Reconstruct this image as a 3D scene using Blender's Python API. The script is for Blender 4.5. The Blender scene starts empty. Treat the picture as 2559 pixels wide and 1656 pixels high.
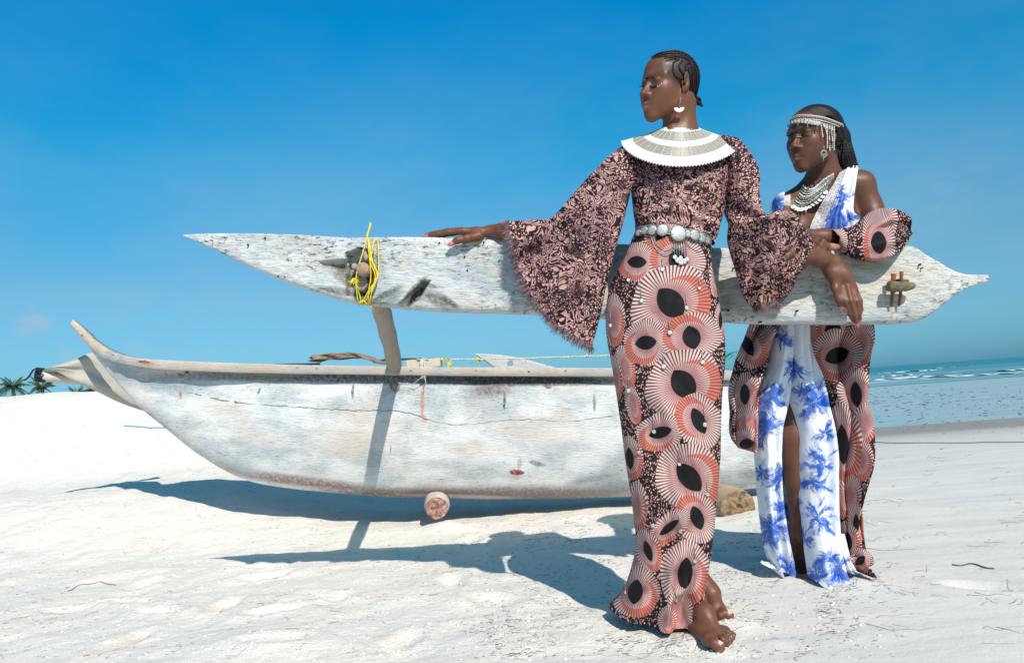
import bpy, math, random
import numpy as np
from mathutils import Matrix, Vector
random.seed(7); rng = np.random.default_rng(11)
SC = bpy.context.scene
COL = SC.collection

# ---------------------------------------------------------------- camera, sky, sun, exposure
FPX, CX, CY, CAMH = 1990.0, 1279.5, 828.0, 0.75
PITCH, ROLL = math.radians(4.385), math.radians(4.07)
_f = np.array([0, math.cos(PITCH), math.sin(PITCH)])
_u0 = np.array([0, -math.sin(PITCH), math.cos(PITCH)])
_x = np.array([1.0, 0, 0])
AR = math.cos(ROLL) * _x - math.sin(ROLL) * _u0
AU = math.sin(ROLL) * _x + math.cos(ROLL) * _u0
AF = _f
CAM = np.array([0, 0, CAMH])
cam_d = bpy.data.cameras.new('camera'); cam = bpy.data.objects.new('camera', cam_d); COL.objects.link(cam)
cam_d.sensor_width = 36; cam_d.lens = 36 * FPX / 2559; cam_d.clip_start = 0.05; cam_d.clip_end = 9000
m = Matrix.Identity(4)
for i in range(3):
    m[i][0] = AR[i]; m[i][1] = AU[i]; m[i][2] = -AF[i]; m[i][3] = CAM[i]
cam.matrix_world = m
SC.camera = cam

SUN_EL = math.radians(41); SUN_AZ = math.atan2(0.34, -0.94)      # clockwise from +Y
sunv = Vector((math.sin(SUN_AZ) * math.cos(SUN_EL), math.cos(SUN_AZ) * math.cos(SUN_EL), math.sin(SUN_EL)))
sd = bpy.data.lights.new('sun', 'SUN'); sd.energy = 4.6; sd.angle = math.radians(0.5); sd.color = (1.0, 0.935, 0.85)
so = bpy.data.objects.new('sun', sd); so.rotation_euler = sunv.to_track_quat('Z', 'Y').to_euler(); so.location = (3, -6, 9); COL.objects.link(so)

W = bpy.data.worlds.new('World'); SC.world = W; W.use_nodes = True
nt = W.node_tree; nt.nodes.clear()
def wn(t, **k):
    n = nt.nodes.new(t)
    for a, b in k.items(): setattr(n, a, b)
    return n
sky = wn('ShaderNodeTexSky', sky_type='NISHITA'); sky.sun_disc = False
sky.sun_elevation = SUN_EL; sky.sun_rotation = SUN_AZ; sky.altitude = 0; sky.air_density = 1.0; sky.dust_density = 0.35; sky.ozone_density = 2.2
# the deep azure of the photograph: more saturated aloft, pale towards the sea
tc0 = wn('ShaderNodeTexCoord'); sp0 = wn('ShaderNodeSeparateXYZ'); nt.links.new(tc0.outputs['Generated'], sp0.inputs[0])
rp = wn('ShaderNodeValToRGB'); el_ = rp.color_ramp.elements
for i_, (p_, c_) in enumerate([(0.0, (0.20, 0.60, 1.18)), (0.06, (0.38, 0.80, 1.12)), (0.14, (0.48, 0.96, 1.12)), (0.29, (0.12, 1.24, 1.50)), (0.44, (0.005, 1.34, 1.88)), (0.66, (0.35, 1.35, 1.45)), (1.0, (0.60, 1.35, 1.25))]):
    e_ = el_[i_] if i_ < 2 else el_.new(p_)
    e_.position = p_; e_.color = (*c_, 1)
nt.links.new(sp0.outputs[2], rp.inputs[0])
hs = wn('ShaderNodeMixRGB', blend_type='MULTIPLY'); hs.inputs[0].default_value = 1.0
nt.links.new(sky.outputs[0], hs.inputs[1]); nt.links.new(rp.outputs[0], hs.inputs[2])
# thin fair-weather clouds low over the horizon
tc = wn('ShaderNodeTexCoord'); sep = wn('ShaderNodeSeparateXYZ'); nt.links.new(tc.outputs['Generated'], sep.inputs[0])
mp = wn('ShaderNodeMapping'); mp.inputs['Scale'].default_value = (1.0, 1.0, 2.3); nt.links.new(tc.outputs['Generated'], mp.inputs[0])
n1 = wn('ShaderNodeTexNoise'); n1.inputs['Scale'].default_value = 7.5; n1.inputs['Detail'].default_value = 7; n1.inputs['Roughness'].default_value = 0.55
nt.links.new(mp.outputs[0], n1.inputs['Vector'])
r1 = wn('ShaderNodeMapRange'); r1.inputs[1].default_value = 0.60; r1.inputs[2].default_value = 0.78; nt.links.new(n1.outputs[0], r1.inputs[0])
b1 = wn('ShaderNodeMapRange'); b1.inputs[1].default_value = 0.30; b1.inputs[2].default_value = 0.12; nt.links.new(sep.outputs[2], b1.inputs[0])
n2 = wn('ShaderNodeTexNoise'); n2.inputs['Scale'].default_value = 1.8; n2.inputs['Detail'].default_value = 5; n2.inputs['Roughness'].default_value = 0.6
nt.links.new(mp.outputs[0], n2.inputs['Vector'])
r2 = wn('ShaderNodeMapRange'); r2.inputs[1].default_value = 0.46; r2.inputs[2].default_value = 0.72; r2.inputs[4].default_value = 0.34; nt.links.new(n2.outputs[0], r2.inputs[0])
mu = wn('ShaderNodeMath', operation='MULTIPLY'); nt.links.new(r1.outputs[0], mu.inputs[0]); nt.links.new(b1.outputs[0], mu.inputs[1])
mu1 = wn('ShaderNodeMath', operation='MULTIPLY'); nt.links.new(mu.outputs[0], mu1.inputs[0]); mu1.inputs[1].default_value = 0.55
b2 = wn('ShaderNodeMapRange'); b2.inputs[1].default_value = 0.46; b2.inputs[2].default_value = 0.10; b2.inputs[3].default_value = 0.06; nt.links.new(sep.outputs[2], b2.inputs[0])
mu2 = wn('ShaderNodeMath', operation='MULTIPLY'); nt.links.new(r2.outputs[0], mu2.inputs[0]); nt.links.new(b2.outputs[0], mu2.inputs[1])
mx0 = wn('ShaderNodeMath', operation='MAXIMUM'); nt.links.new(mu1.outputs[0], mx0.inputs[0]); nt.links.new(mu2.outputs[0], mx0.inputs[1])
last = mx0
n3 = wn('ShaderNodeTexNoise'); n3.inputs['Scale'].default_value = 38; n3.inputs['Detail'].default_value = 6; n3.inputs['Roughness'].default_value = 0.6; nt.links.new(tc.outputs['Generated'], n3.inputs['Vector'])
for px_, py_, rr_, st_ in ((88, 800, 46, 0.55), (60, 822, 30, 0.4), (165, 888, 26, 0.4), (345, 868, 34, 0.35), (420, 880, 22, 0.25), (290, 790, 60, 0.12), (520, 885, 26, 0.18)):
    d_ = AF + (px_ - CX) / FPX * AR - (py_ - CY) / FPX * AU; d_ = d_ / np.linalg.norm(d_)
    sb_ = wn('ShaderNodeVectorMath', operation='SUBTRACT'); nt.links.new(tc.outputs['Generated'], sb_.inputs[0]); sb_.inputs[1].default_value = tuple(d_)
    sc_ = wn('ShaderNodeVectorMath', operation='MULTIPLY'); nt.links.new(sb_.outputs[0], sc_.inputs[0]); sc_.inputs[1].default_value = (1, 1, 1.5)
    ln0 = wn('ShaderNodeVectorMath', operation='LENGTH'); nt.links.new(sc_.outputs[0], ln0.inputs[0])
    ad_ = wn('ShaderNodeMath', operation='MULTIPLY_ADD'); nt.links.new(n3.outputs[0], ad_.inputs[0]); ad_.inputs[1].default_value = rr_ / FPX * 2.0; nt.links.new(ln0.outputs['Value'], ad_.inputs[2])
    mr_ = wn('ShaderNodeMapRange', interpolation_type='SMOOTHSTEP'); nt.links.new(ad_.outputs[0], mr_.inputs[0]); mr_.inputs[1].default_value = rr_ / FPX * 2.1; mr_.inputs[2].default_value = rr_ / FPX * 1.0; mr_.inputs[4].default_value = st_
    mxx = wn('ShaderNodeMath', operation='MAXIMUM'); nt.links.new(last.outputs[0], mxx.inputs[0]); nt.links.new(mr_.outputs[0], mxx.inputs[1]); last = mxx
mix = wn('ShaderNodeMixRGB'); nt.links.new(last.outputs[0], mix.inputs[0]); nt.links.new(hs.outputs[0], mix.inputs[1]); mix.inputs[2].default_value = (4.6, 6.2, 7.4, 1)
bg = wn('ShaderNodeBackground'); bg.inputs[1].default_value = 0.075; nt.links.new(mix.outputs[0], bg.inputs[0])
wo = wn('ShaderNodeOutputWorld'); nt.links.new(bg.outputs[0], wo.inputs[0])
SC.view_settings.view_transform = 'Standard'; SC.view_settings.look = 'None'
SC.view_settings.exposure = 0.22; SC.view_settings.gamma = 1.0; SC.view_settings.use_curve_mapping = False

# ---------------------------------------------------------------- geometry helpers
def P(px, py, Y):
    """point on the plane y=Y that lies on the sight line of photo point (px,py)"""
    px = np.asarray(px, float); py = np.asarray(py, float)
    a = ((px - CX) / FPX)[..., None]; b = ((py - CY) / FPX)[..., None]
    d = AF + a * AR - b * AU
    s = (np.asarray(Y, float)[..., None] - 0) / d[..., 1:2]
    return CAM + d * s
def proj(X):
    v = np.asarray(X, float) - CAM; d = v @ AF
    return CX + FPX * (v @ AR) / d, CY - FPX * (v @ AU) / d
def atz(px, py, z):
    d = AF + (px - CX) / FPX * AR - (py - CY) / FPX * AU
    return CAM + d * ((z - CAMH) / d[2])
def cr(ctrl, n, t=None):
    """Catmull-Rom through control rows -> n samples"""
    c = np.asarray(ctrl, float)
    if c.ndim == 1: c = c[:, None]; flat = True
    else: flat = False
    m_ = len(c)
    if t is None: t = np.linspace(0, m_ - 1, n)
    i = np.clip(np.floor(t).astype(int), 0, m_ - 2); f = (t - i)[:, None]
    p0 = c[np.clip(i - 1, 0, m_ - 1)]; p1 = c[i]; p2 = c[i + 1]; p3 = c[np.clip(i + 2, 0, m_ - 1)]
    r = 0.5 * ((2 * p1) + (-p0 + p2) * f + (2 * p0 - 5 * p1 + 4 * p2 - p3) * f ** 2 + (-p0 + 3 * p1 - 3 * p2 + p3) * f ** 3)
    return r[:, 0] if flat else r
def lin(ctrl, n):
    c = np.asarray(ctrl, float); return np.interp(np.linspace(0, len(c) - 1, n), np.arange(len(c)), c)
def sstep(a, b, x):
    t = np.clip((x - a) / (b - a), 0, 1); return t * t * (3 - 2 * t)
def vnoise(x, y, seed=0):
    """smooth value noise, vectorised"""
    xi = np.floor(x).astype(np.int64); yi = np.floor(y).astype(np.int64); fx = x - xi; fy = y - yi
    fx = fx * fx * (3 - 2 * fx); fy = fy * fy * (3 - 2 * fy)
    def h(i, j):
        n = (i * 374761393 + j * 668265263 + seed * 982451653) & 0xffffffff
        n = ((n ^ (n >> 13)) * 1274126177) & 0xffffffff
        return ((n ^ (n >> 16)) & 0xffff) / 65535.0
    return (h(xi, yi) * (1 - fx) + h(xi + 1, yi) * fx) * (1 - fy) + (h(xi, yi + 1) * (1 - fx) + h(xi + 1, yi + 1) * fx) * fy
def fbm(x, y, o=4, seed=0):
    r = 0; a = 0.5
    for k in range(o):
        r = r + a * (vnoise(x, y, seed + k) - 0.5); x = x * 2.03 + 7.1; y = y * 2.03 + 3.3; a *= 0.5
    return r

def link(name, data, parent=None):
    o = bpy.data.objects.new(name, data); COL.objects.link(o)
    if parent is not None: o.parent = parent
    return o
def mesh(name, V, F, mat=None, parent=None, smooth=True, uv=None, col=None):
    V = np.asarray(V, np.float32); me = bpy.data.meshes.new(name)
    if isinstance(F, np.ndarray):
        n = len(F); k = F.shape[1]
        me.vertices.add(len(V)); me.vertices.foreach_set('co', V.ravel())
        me.loops.add(n * k); me.loops.foreach_set('vertex_index', F.ravel().astype(np.int32))
        me.polygons.add(n); me.polygons.foreach_set('loop_start', np.arange(0, n * k, k, dtype=np.int32))
        me.update(calc_edges=True); me.validate()
    else:
        me.from_pydata(V.tolist(), [], F); me.update()
    if smooth: me.polygons.foreach_set('use_smooth', np.ones(len(me.polygons), bool))
    li = np.zeros(len(me.loops), np.int32); me.loops.foreach_get('vertex_index', li)
    if uv is not None:
        l = me.uv_layers.new(name='UVMap'); l.data.foreach_set('uv', np.asarray(uv, np.float32)[li].ravel())
    if col is not None:
        c = me.color_attributes.new('tint', 'FLOAT_COLOR', 'POINT')
        cc = np.ones((len(V), 4), np.float32); cc[:, :3] = col; c.data.foreach_set('color', cc.ravel())
    if mat is not None: me.materials.append(mat)
    return link(name, me, parent)
def grid_faces(a, b, wrap_b=False, flip=False):
    i = np.arange(a - 1)[:, None]; j = np.arange(b if wrap_b else b - 1)[None, :]; j2 = (j + 1) % b
    f = np.stack([i * b + j, i * b + j2, (i + 1) * b + j2, (i + 1) * b + j], -1).reshape(-1, 4)
    return f[:, ::-1].copy() if flip else f
class MB:
    def __init__(s): s.v = []; s.f = []; s.n = 0; s.uv = []
    def add(s, V, F, uv=None):
        V = np.asarray(V, float); s.v.append(V); s.f += [[int(i) + s.n for i in q] for q in F]; s.n += len(V)
        s.uv.append(uv if uv is not None else np.zeros((len(V), 2)))
        return s
    def tube(s, pts, r, n=6, caps=True, flat=1.0):
        V, F = tube_geo(pts, r, n, caps, flat); return s.add(V, F)
    def box(s, c, h, R=None):
        c = np.asarray(c, float); V = np.array([[x, y, z] for x in (-1, 1) for y in (-1, 1) for z in (-1, 1)], float) * np.asarray(h, float)
        if R is not None: V = V @ np.asarray(R).T
        return s.add(V + c, [(0, 1, 3, 2), (4, 6, 7, 5), (0, 4, 5, 1), (2, 3, 7, 6), (0, 2, 6, 4), (1, 5, 7, 3)])
    def ball(s, c, r, n=8, m_=6):
        th = np.linspace(0, 2 * np.pi, n, endpoint=False); V = []; r = np.asarray(r, float) * np.ones(3)
        for ph in np.linspace(-1.45, 1.45, m_):
            V += [[math.cos(ph) * math.cos(a), math.cos(ph) * math.sin(a), math.sin(ph)] for a in th]
        F = [tuple(q) for q in grid_faces(m_, n, True)] + [tuple(range(n))[::-1], tuple(range((m_ - 1) * n, m_ * n))]
        return s.add(np.array(V) * r + np.asarray(c), F)
    def build(s, name, mat, parent=None, smooth=True, uv=False):
        return mesh(name, np.concatenate(s.v), s.f, mat, parent, smooth, uv=np.concatenate(s.uv) if uv else None)
def tube_geo(pts, r, n=6, caps=True, flat=1.0):
    pts = np.asarray(pts, float); k = len(pts); r = np.ones(k) * r if np.isscalar(r) else np.asarray(r, float)
    T = np.gradient(pts, axis=0); T /= np.linalg.norm(T, axis=1)[:, None] + 1e-12
    up = np.array([0.13, 0.2, 1.0]) if abs(T[0, 2]) < 0.9 else np.array([1.0, 0.1, 0])
    A = []; a = np.cross(T[0], up); a /= np.linalg.norm(a)
    for i in range(k):
        a = a - T[i] * a.dot(T[i]); a /= np.linalg.norm(a) + 1e-12; A.append(a)
    A = np.array(A); B = np.cross(T, A)
    th = np.linspace(0, 2 * np.pi, n, endpoint=False)
    V = pts[:, None, :] + r[:, None, None] * (np.cos(th)[None, :, None] * A[:, None, :] + flat * np.sin(th)[None, :, None] * B[:, None, :])
    F = [tuple(q) for q in grid_faces(k, n, True)]
    if caps: F += [tuple(range(n))[::-1], tuple(range((k - 1) * n, k * n))]
    return V.reshape(-1, 3), F
def tag(o, label=None, cat=None, group=None, kind=None):
    if label: o['label'] = label
    if cat: o['category'] = cat
    if group: o['group'] = group
    if kind: o['kind'] = kind
    return o
def empty(name, loc, label=None, cat=None, group=None):
    o = link(name, None); o.location = tuple(float(q) for q in loc); o.empty_display_size = 0.1
    tag(o, label, cat, group)
    o['_l'] = 1; del o['_l']
    bpy.context.view_layer.update()
    return o
_pend = []
def adopt(root):
    """meshes are built in world space: give children of a moved Empty the inverse of its place"""
    inv = Matrix.Translation(root.location).inverted()
    for c in root.children: c.matrix_parent_inverse = inv

# ---------------------------------------------------------------- materials
class NM:
    def __init__(s, name):
        s.m = bpy.data.materials.new(name); s.m.use_nodes = True; s.t = s.m.node_tree; s.t.nodes.clear()
        s.o = s.n('ShaderNodeOutputMaterial'); s.b = s.n('ShaderNodeBsdfPrincipled'); s.l(s.b, 0, s.o, 0)
    def n(s, t, **k):
        n = s.t.nodes.new(t)
        for a, b in k.items(): setattr(n, a, b)
        return n
    def l(s, a, i, b, j):
        s.t.links.new(a.outputs[i] if not hasattr(a, 'is_output') else a, b.inputs[j])
    def val(s, node, j, v):
        if hasattr(v, 'is_output'): s.t.links.new(v, node.inputs[j])
        else:
            node.inputs[j].default_value = v
    def math(s, op, a, b=0.0, c=0.0, clamp=False):
        n = s.n('ShaderNodeMath', operation=op, use_clamp=clamp); s.val(n, 0, a); s.val(n, 1, b)
        if op in ('MULTIPLY_ADD', 'SMOOTH_MIN'): s.val(n, 2, c)
        return n.outputs[0]
    def rng(s, v, a, b, c=0.0, d=1.0, smooth=False):
        n = s.n('ShaderNodeMapRange', interpolation_type='SMOOTHSTEP' if smooth else 'LINEAR')
        s.val(n, 0, v); s.val(n, 1, a); s.val(n, 2, b); s.val(n, 3, c); s.val(n, 4, d); return n.outputs[0]
    def mix(s, f, a, b, mode='MIX'):
        n = s.n('ShaderNodeMixRGB', blend_type=mode); s.val(n, 0, f)
        s.val(n, 1, a if hasattr(a, 'is_output') else (*a, 1)); s.val(n, 2, b if hasattr(b, 'is_output') else (*b, 1)); return n.outputs[0]
    def coord(s, kind='UV', scale=(1, 1, 1), loc=(0, 0, 0), rot=(0, 0, 0), typ='POINT'):
        if kind == 'UV': c = s.n('ShaderNodeUVMap', uv_map='UVMap').outputs[0]
        elif kind == 'POS': c = s.n('ShaderNodeNewGeometry').outputs['Position']
        else: c = s.n('ShaderNodeTexCoord').outputs[kind]
        return s.map(c, scale, loc, rot, typ)
    def map(s, c, scale=(1, 1, 1), loc=(0, 0, 0), rot=(0, 0, 0), typ='POINT'):
        m_ = s.n('ShaderNodeMapping', vector_type=typ); s.val(m_, 0, c)
        m_.inputs['Location'].default_value = loc; m_.inputs['Rotation'].default_value = rot; m_.inputs['Scale'].default_value = scale
        return m_.outputs[0]
    def noise(s, v, sc, det=4, rough=0.5, dist=0.0, out=0):
        n = s.n('ShaderNodeTexNoise'); s.val(n, 'Vector', v); n.inputs['Scale'].default_value = sc
        n.inputs['Detail'].default_value = det; n.inputs['Roughness'].default_value = rough; n.inputs['Distortion'].default_value = dist
        return n.outputs[out]
    def voro(s, v, sc, feat='F1', rnd=1.0, out='Distance'):
        n = s.n('ShaderNodeTexVoronoi', feature=feat); s.val(n, 'Vector', v); n.inputs['Scale'].default_value = sc
        n.inputs['Randomness'].default_value = rnd; return n.outputs[out]
    def bump(s, h, strength=0.3, dist=0.01):
        n = s.n('ShaderNodeBump'); s.val(n, 'Height', h); n.inputs['Strength'].default_value = strength; n.inputs['Distance'].default_value = dist
        s.l(n, 0, s.b, 'Normal'); return n
    def fin(s, col=None, rough=0.6, spec=0.5, metal=0.0):
        if col is not None: s.val(s.b, 'Base Color', col if hasattr(col, 'is_output') else (*col, 1))
        s.val(s.b, 'Roughness', rough); s.val(s.b, 'Metallic', metal); s.val(s.b, 'Specular IOR Level', spec); return s.m
def simple(name, c, rough=0.6, var=0.25, scale=30, spec=0.4, metal=0.0, bump=0.0, c2=None, stretch=(1, 1, 1)):
    k = NM(name); co = k.coord('POS', scale=stretch); nz = k.noise(co, scale, 5, 0.6)
    f = k.rng(nz, 0.3, 0.7)
    c2 = c2 or tuple(x * (1 - var) for x in c)
    col = k.mix(f, c, c2)
    if bump: k.bump(nz, 0.5, bump)
    return k.fin(col, rough, spec, metal)

# ---------------------------------------------------------------- signed-distance bodies
class Body:
    def __init__(s): s.p = []; s.tints = []
    def cone(s, a, b, r1, r2, k=0.02, op=1):
        s.p.append(('c', np.asarray(a, float), np.asarray(b, float), r1, r2, k, op)); return s
    def chain(s, pts, rs, k=0.02):
        for i in range(len(pts) - 1): s.cone(pts[i], pts[i + 1], rs[i], rs[i + 1], k)
        return s
    def ell(s, c, rad, R=None, k=0.02, op=1):
        s.p.append(('e', np.asarray(c, float), np.eye(3) if R is None else np.asarray(R, float), np.asarray(rad, float), 0, k, op)); return s
    def bb(s, q):
        if q[0] == 'c':
            r = max(q[3], q[4]); return np.minimum(q[1], q[2]) - r, np.maximum(q[1], q[2]) + r
        r = max(q[3]); return q[1] - r, q[1] + r
    def ev1(s, q, X):
        if q[0] == 'c':
            ba = q[2] - q[1]; pa = X - q[1]; t = np.clip(pa @ ba / (ba @ ba + 1e-12), 0, 1)
            return np.linalg.norm(pa - t[..., None] * ba, axis=-1) - (q[3] + (q[4] - q[3]) * t)
        l = (X - q[1]) @ q[2]; k0 = np.linalg.norm(l / q[3], axis=-1); k1 = np.linalg.norm(l / q[3] ** 2, axis=-1)
        return k0 * (k0 - 1) / (k1 + 1e-9)
    def ev(s, X, prims=None):
        d = np.full(X.shape[:-1], 0.4)
        for q in (s.p if prims is None else prims):
            e = s.ev1(q, X); k = q[5]
            if q[6] > 0:
                h = np.maximum(k - np.abs(d - e), 0) / k; d = np.minimum(d, e) - h * h * k / 4
            else:
                e = -e; h = np.maximum(k - np.abs(d - e), 0) / k; d = np.maximum(d, e) + h * h * k / 4
        return d
    def trace(s, px, py, off=0.0, y0=1.9, y1=3.4, prims=None):
        """where the sight lines of photo points meet the body (lifted by off towards the viewer)"""
        px = np.atleast_1d(np.asarray(px, float)); py = np.atleast_1d(np.asarray(py, float))
        Y = np.full(px.shape, y0); best = np.full(px.shape, 9.0); by = Y.copy()
        for _ in range(60):
            X = P(px, py, Y); d = s.ev(X, prims) - off
            u = d < best; best = np.where(u, d, best); by = np.where(u, Y, by)
            Y = np.where(d > 0.0004, np.minimum(Y + d * 0.9, y1), Y)
        return P(px, py, by)
    def build(s, h=0.0025, B=20):
        lo = np.min([s.bb(q)[0] for q in s.p if q[6] > 0], 0) - 0.02; hi = np.max([s.bb(q)[1] for q in s.p if q[6] > 0], 0) + 0.02
        N = np.ceil((hi - lo) / h).astype(int) + 4; nb = np.ceil(N / B).astype(int)
        bc = np.stack(np.meshgrid(*[np.arange(n) for n in nb], indexing='ij'), -1).reshape(-1, 3)
        cen = lo + (bc + 0.5) * B * h; half = B * h * 0.5; diag = half * 1.75
        near = np.zeros(len(bc), bool)
        for i in range(0, len(bc), 60000): near[i:i + 60000] = np.abs(s.ev(cen[i:i + 60000])) < diag * 1.6 + 0.01
        bbs = [s.bb(q) for q in s.p]
        ids = []; vs = []; qs = []
        S = N + B * 2 + 4
        for b in bc[near]:
            o = b * B - 1; n = B + 2
            g = [lo[a] + (o[a] + np.arange(n)) * h for a in range(3)]
            blo = np.array([x[0] for x in g]); bhi = np.array([x[-1] for x in g])
            pr = []
            for q, (l_, h_) in zip(s.p, bbs):
                mrg = q[5] + 0.012
                if np.all(l_ - mrg < bhi) and np.all(h_ + mrg > blo): pr.append(q)
            if not pr: continue
            X = np.stack(np.meshgrid(*g, indexing='ij'), -1); d = s.ev(X, pr)
            if d.min() > 0 or d.max() < 0: continue
            ins = d < 0
            # cell vertices
            c8 = [ins[i:n - 1 + i, j:n - 1 + j, k:n - 1 + k] for i in (0, 1) for j in (0, 1) for k in (0, 1)]
            sm = sum(x.astype(int) for x in c8); act = (sm > 0) & (sm < 8)
            acc = np.zeros((n - 1,) * 3 + (3,)); cnt = np.zeros((n - 1,) * 3)
            for ax in range(3):
                for u in (0, 1):
                    for v in (0, 1):
                        sl0 = [None] * 3; sl1 = [None] * 3; oth = [a for a in range(3) if a != ax]
                        sl0[ax] = slice(0, n - 1); sl1[ax] = slice(1, n)
                        for a, w_ in zip(oth, (u, v)): sl0[a] = sl1[a] = slice(w_, n - 1 + w_)
                        d0 = d[tuple(sl0)]; d1 = d[tuple(sl1)]; cross = (d0 < 0) != (d1 < 0)
                        t = np.where(cross, d0 / (d0 - d1 + 1e-20), 0)
                        off = np.zeros(d0.shape + (3,)); off[..., ax] = t; off[..., oth[0]] = u; off[..., oth[1]] = v
                        acc += off * cross[..., None]; cnt += cross
            ci = np.argwhere(act)
            if not len(ci): continue
            gi = ci + o + 2
            idv = (gi[:, 0] * S[1] + gi[:, 1]) * S[2] + gi[:, 2]
            pos = lo + (ci + o + acc[act] / np.maximum(cnt[act], 1)[:, None]) * h
            ids.append(idv); vs.append(pos)
            for ax in range(3):
                a1, a2 = [(1, 2), (2, 0), (0, 1)][ax]
                sl0 = [slice(1, n - 1)] * 3; sl1 = [slice(1, n - 1)] * 3; sl1[ax] = slice(2, n)
                i0 = ins[tuple(sl0)]; i1 = ins[tuple(sl1)]; e = np.argwhere(i0 != i1)
                if not len(e): continue
                fl = i0[tuple(e.T)]; e = e + 1 + o + 2
                def cid(e_, d1, d2):
                    q_ = e_.copy(); q_[:, a1] -= d1; q_[:, a2] -= d2; return (q_[:, 0] * S[1] + q_[:, 1]) * S[2] + q_[:, 2]
                quad = np.stack([cid(e, 1, 1), cid(e, 0, 1), cid(e, 0, 0), cid(e, 1, 0)], 1)
                quad[~fl] = quad[~fl][:, ::-1]; qs.append(quad)
        ids = np.concatenate(ids); vs = np.concatenate(vs); qs = np.concatenate(qs)
        ui, first = np.unique(ids, return_index=True); V = vs[first]
        pos = np.searchsorted(ui, qs); pos = np.clip(pos, 0, len(ui) - 1); ok = np.all(ui[pos] == qs, axis=1)
        return V, pos[ok]
    def tint(s, c, rad, R, color, soft=0.3): s.tints.append((np.asarray(c, float), np.asarray(rad, float) * np.ones(3), np.eye(3) if R is None else R, np.array(color, float), soft)); return s
    def colors(s, V, base):
        C = np.tile(np.array(base, float), (len(V), 1))
        for c, rad, R, color, soft in s.tints:
            k = np.linalg.norm(((V - c) @ R) / rad, axis=1); w_ = np.clip((1 - k) / soft, 0, 1)[:, None]; C = C * (1 - w_) + color * w_
        return C

def lens(name, L, R, D, w, mat, parent=None, ns=120, nv=60, e=2.0, bow=None, fold=None, kind=0, closed=True, hem=0.0, uvs=1000.0):
    """a cloth (or plank) tube between two photo edge curves; closed=False keeps only its front sheet"""
    Lc = cr(L, ns); Rc = cr(R, ns); D = np.asarray(D, float)
    Dl = cr(D, ns) if D.ndim == 1 else cr(D[:, 0], ns); Dr = Dl if D.ndim == 1 else cr(D[:, 1], ns)
    wc = cr(w, ns); v = 0.5 - 0.5 * np.cos(np.linspace(0, np.pi, nv))
    if e > 3: v = np.sort(np.concatenate([np.linspace(0.0, 1, nv - 12), 1 - np.array([.0008, .002, .004, .007, .011, .016]), np.array([.0008, .002, .004, .007, .011, .016])]))
    g = (1 - np.abs(2 * v - 1) ** e) ** (1 / e)
    s_ = np.linspace(0, 1, ns)
    def side(sgn):
        px = Lc[:, 0:1] * (1 - v) + Rc[:, 0:1] * v; py = Lc[:, 1:2] * (1 - v) + Rc[:, 1:2] * v
        if bow is not None:
            bx = cr([b[0] for b in bow], ns)[:, None] * 4 * v * (1 - v); by = cr([b[1] for b in bow], ns)[:, None] * 4 * v * (1 - v)
            px = px + bx; py = py + by
        Y0 = Dl[:, None] * (1 - v) + Dr[:, None] * v
        X = P(px, py, Y0)
        dy = sgn * wc[:, None] * g
        if fold is not None: dy = dy + fold(np.repeat(s_[:, None], len(v), 1), np.repeat(v[None], ns, 0), sgn)
        X[..., 1] += dy
        qx, qy = proj(X)
        uv = np.stack([qx if sgn < 0 else qx + 37, qy if sgn < 0 else qy + 60], -1) / uvs
        return X, uv
    Xf, uf = side(-1)
    if closed:
        Xb, ub = side(1); X = np.concatenate([Xf, Xb[:, ::-1][:, 1:-1]], 1); uv = np.concatenate([uf, ub[:, ::-1][:, 1:-1]], 1); wrap = True
    else: X, uv, wrap = Xf, uf, False
    nb = X.shape[1]; F = grid_faces(ns, nb, wrap, flip=False)
    o = mesh(name, X.reshape(-1, 3), F, mat, parent, uv=uv.reshape(-1, 2))
    if hem:
        md = o.modifiers.new('thick', 'SOLIDIFY'); md.thickness = hem; md.offset = 0
    return o, X
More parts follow.
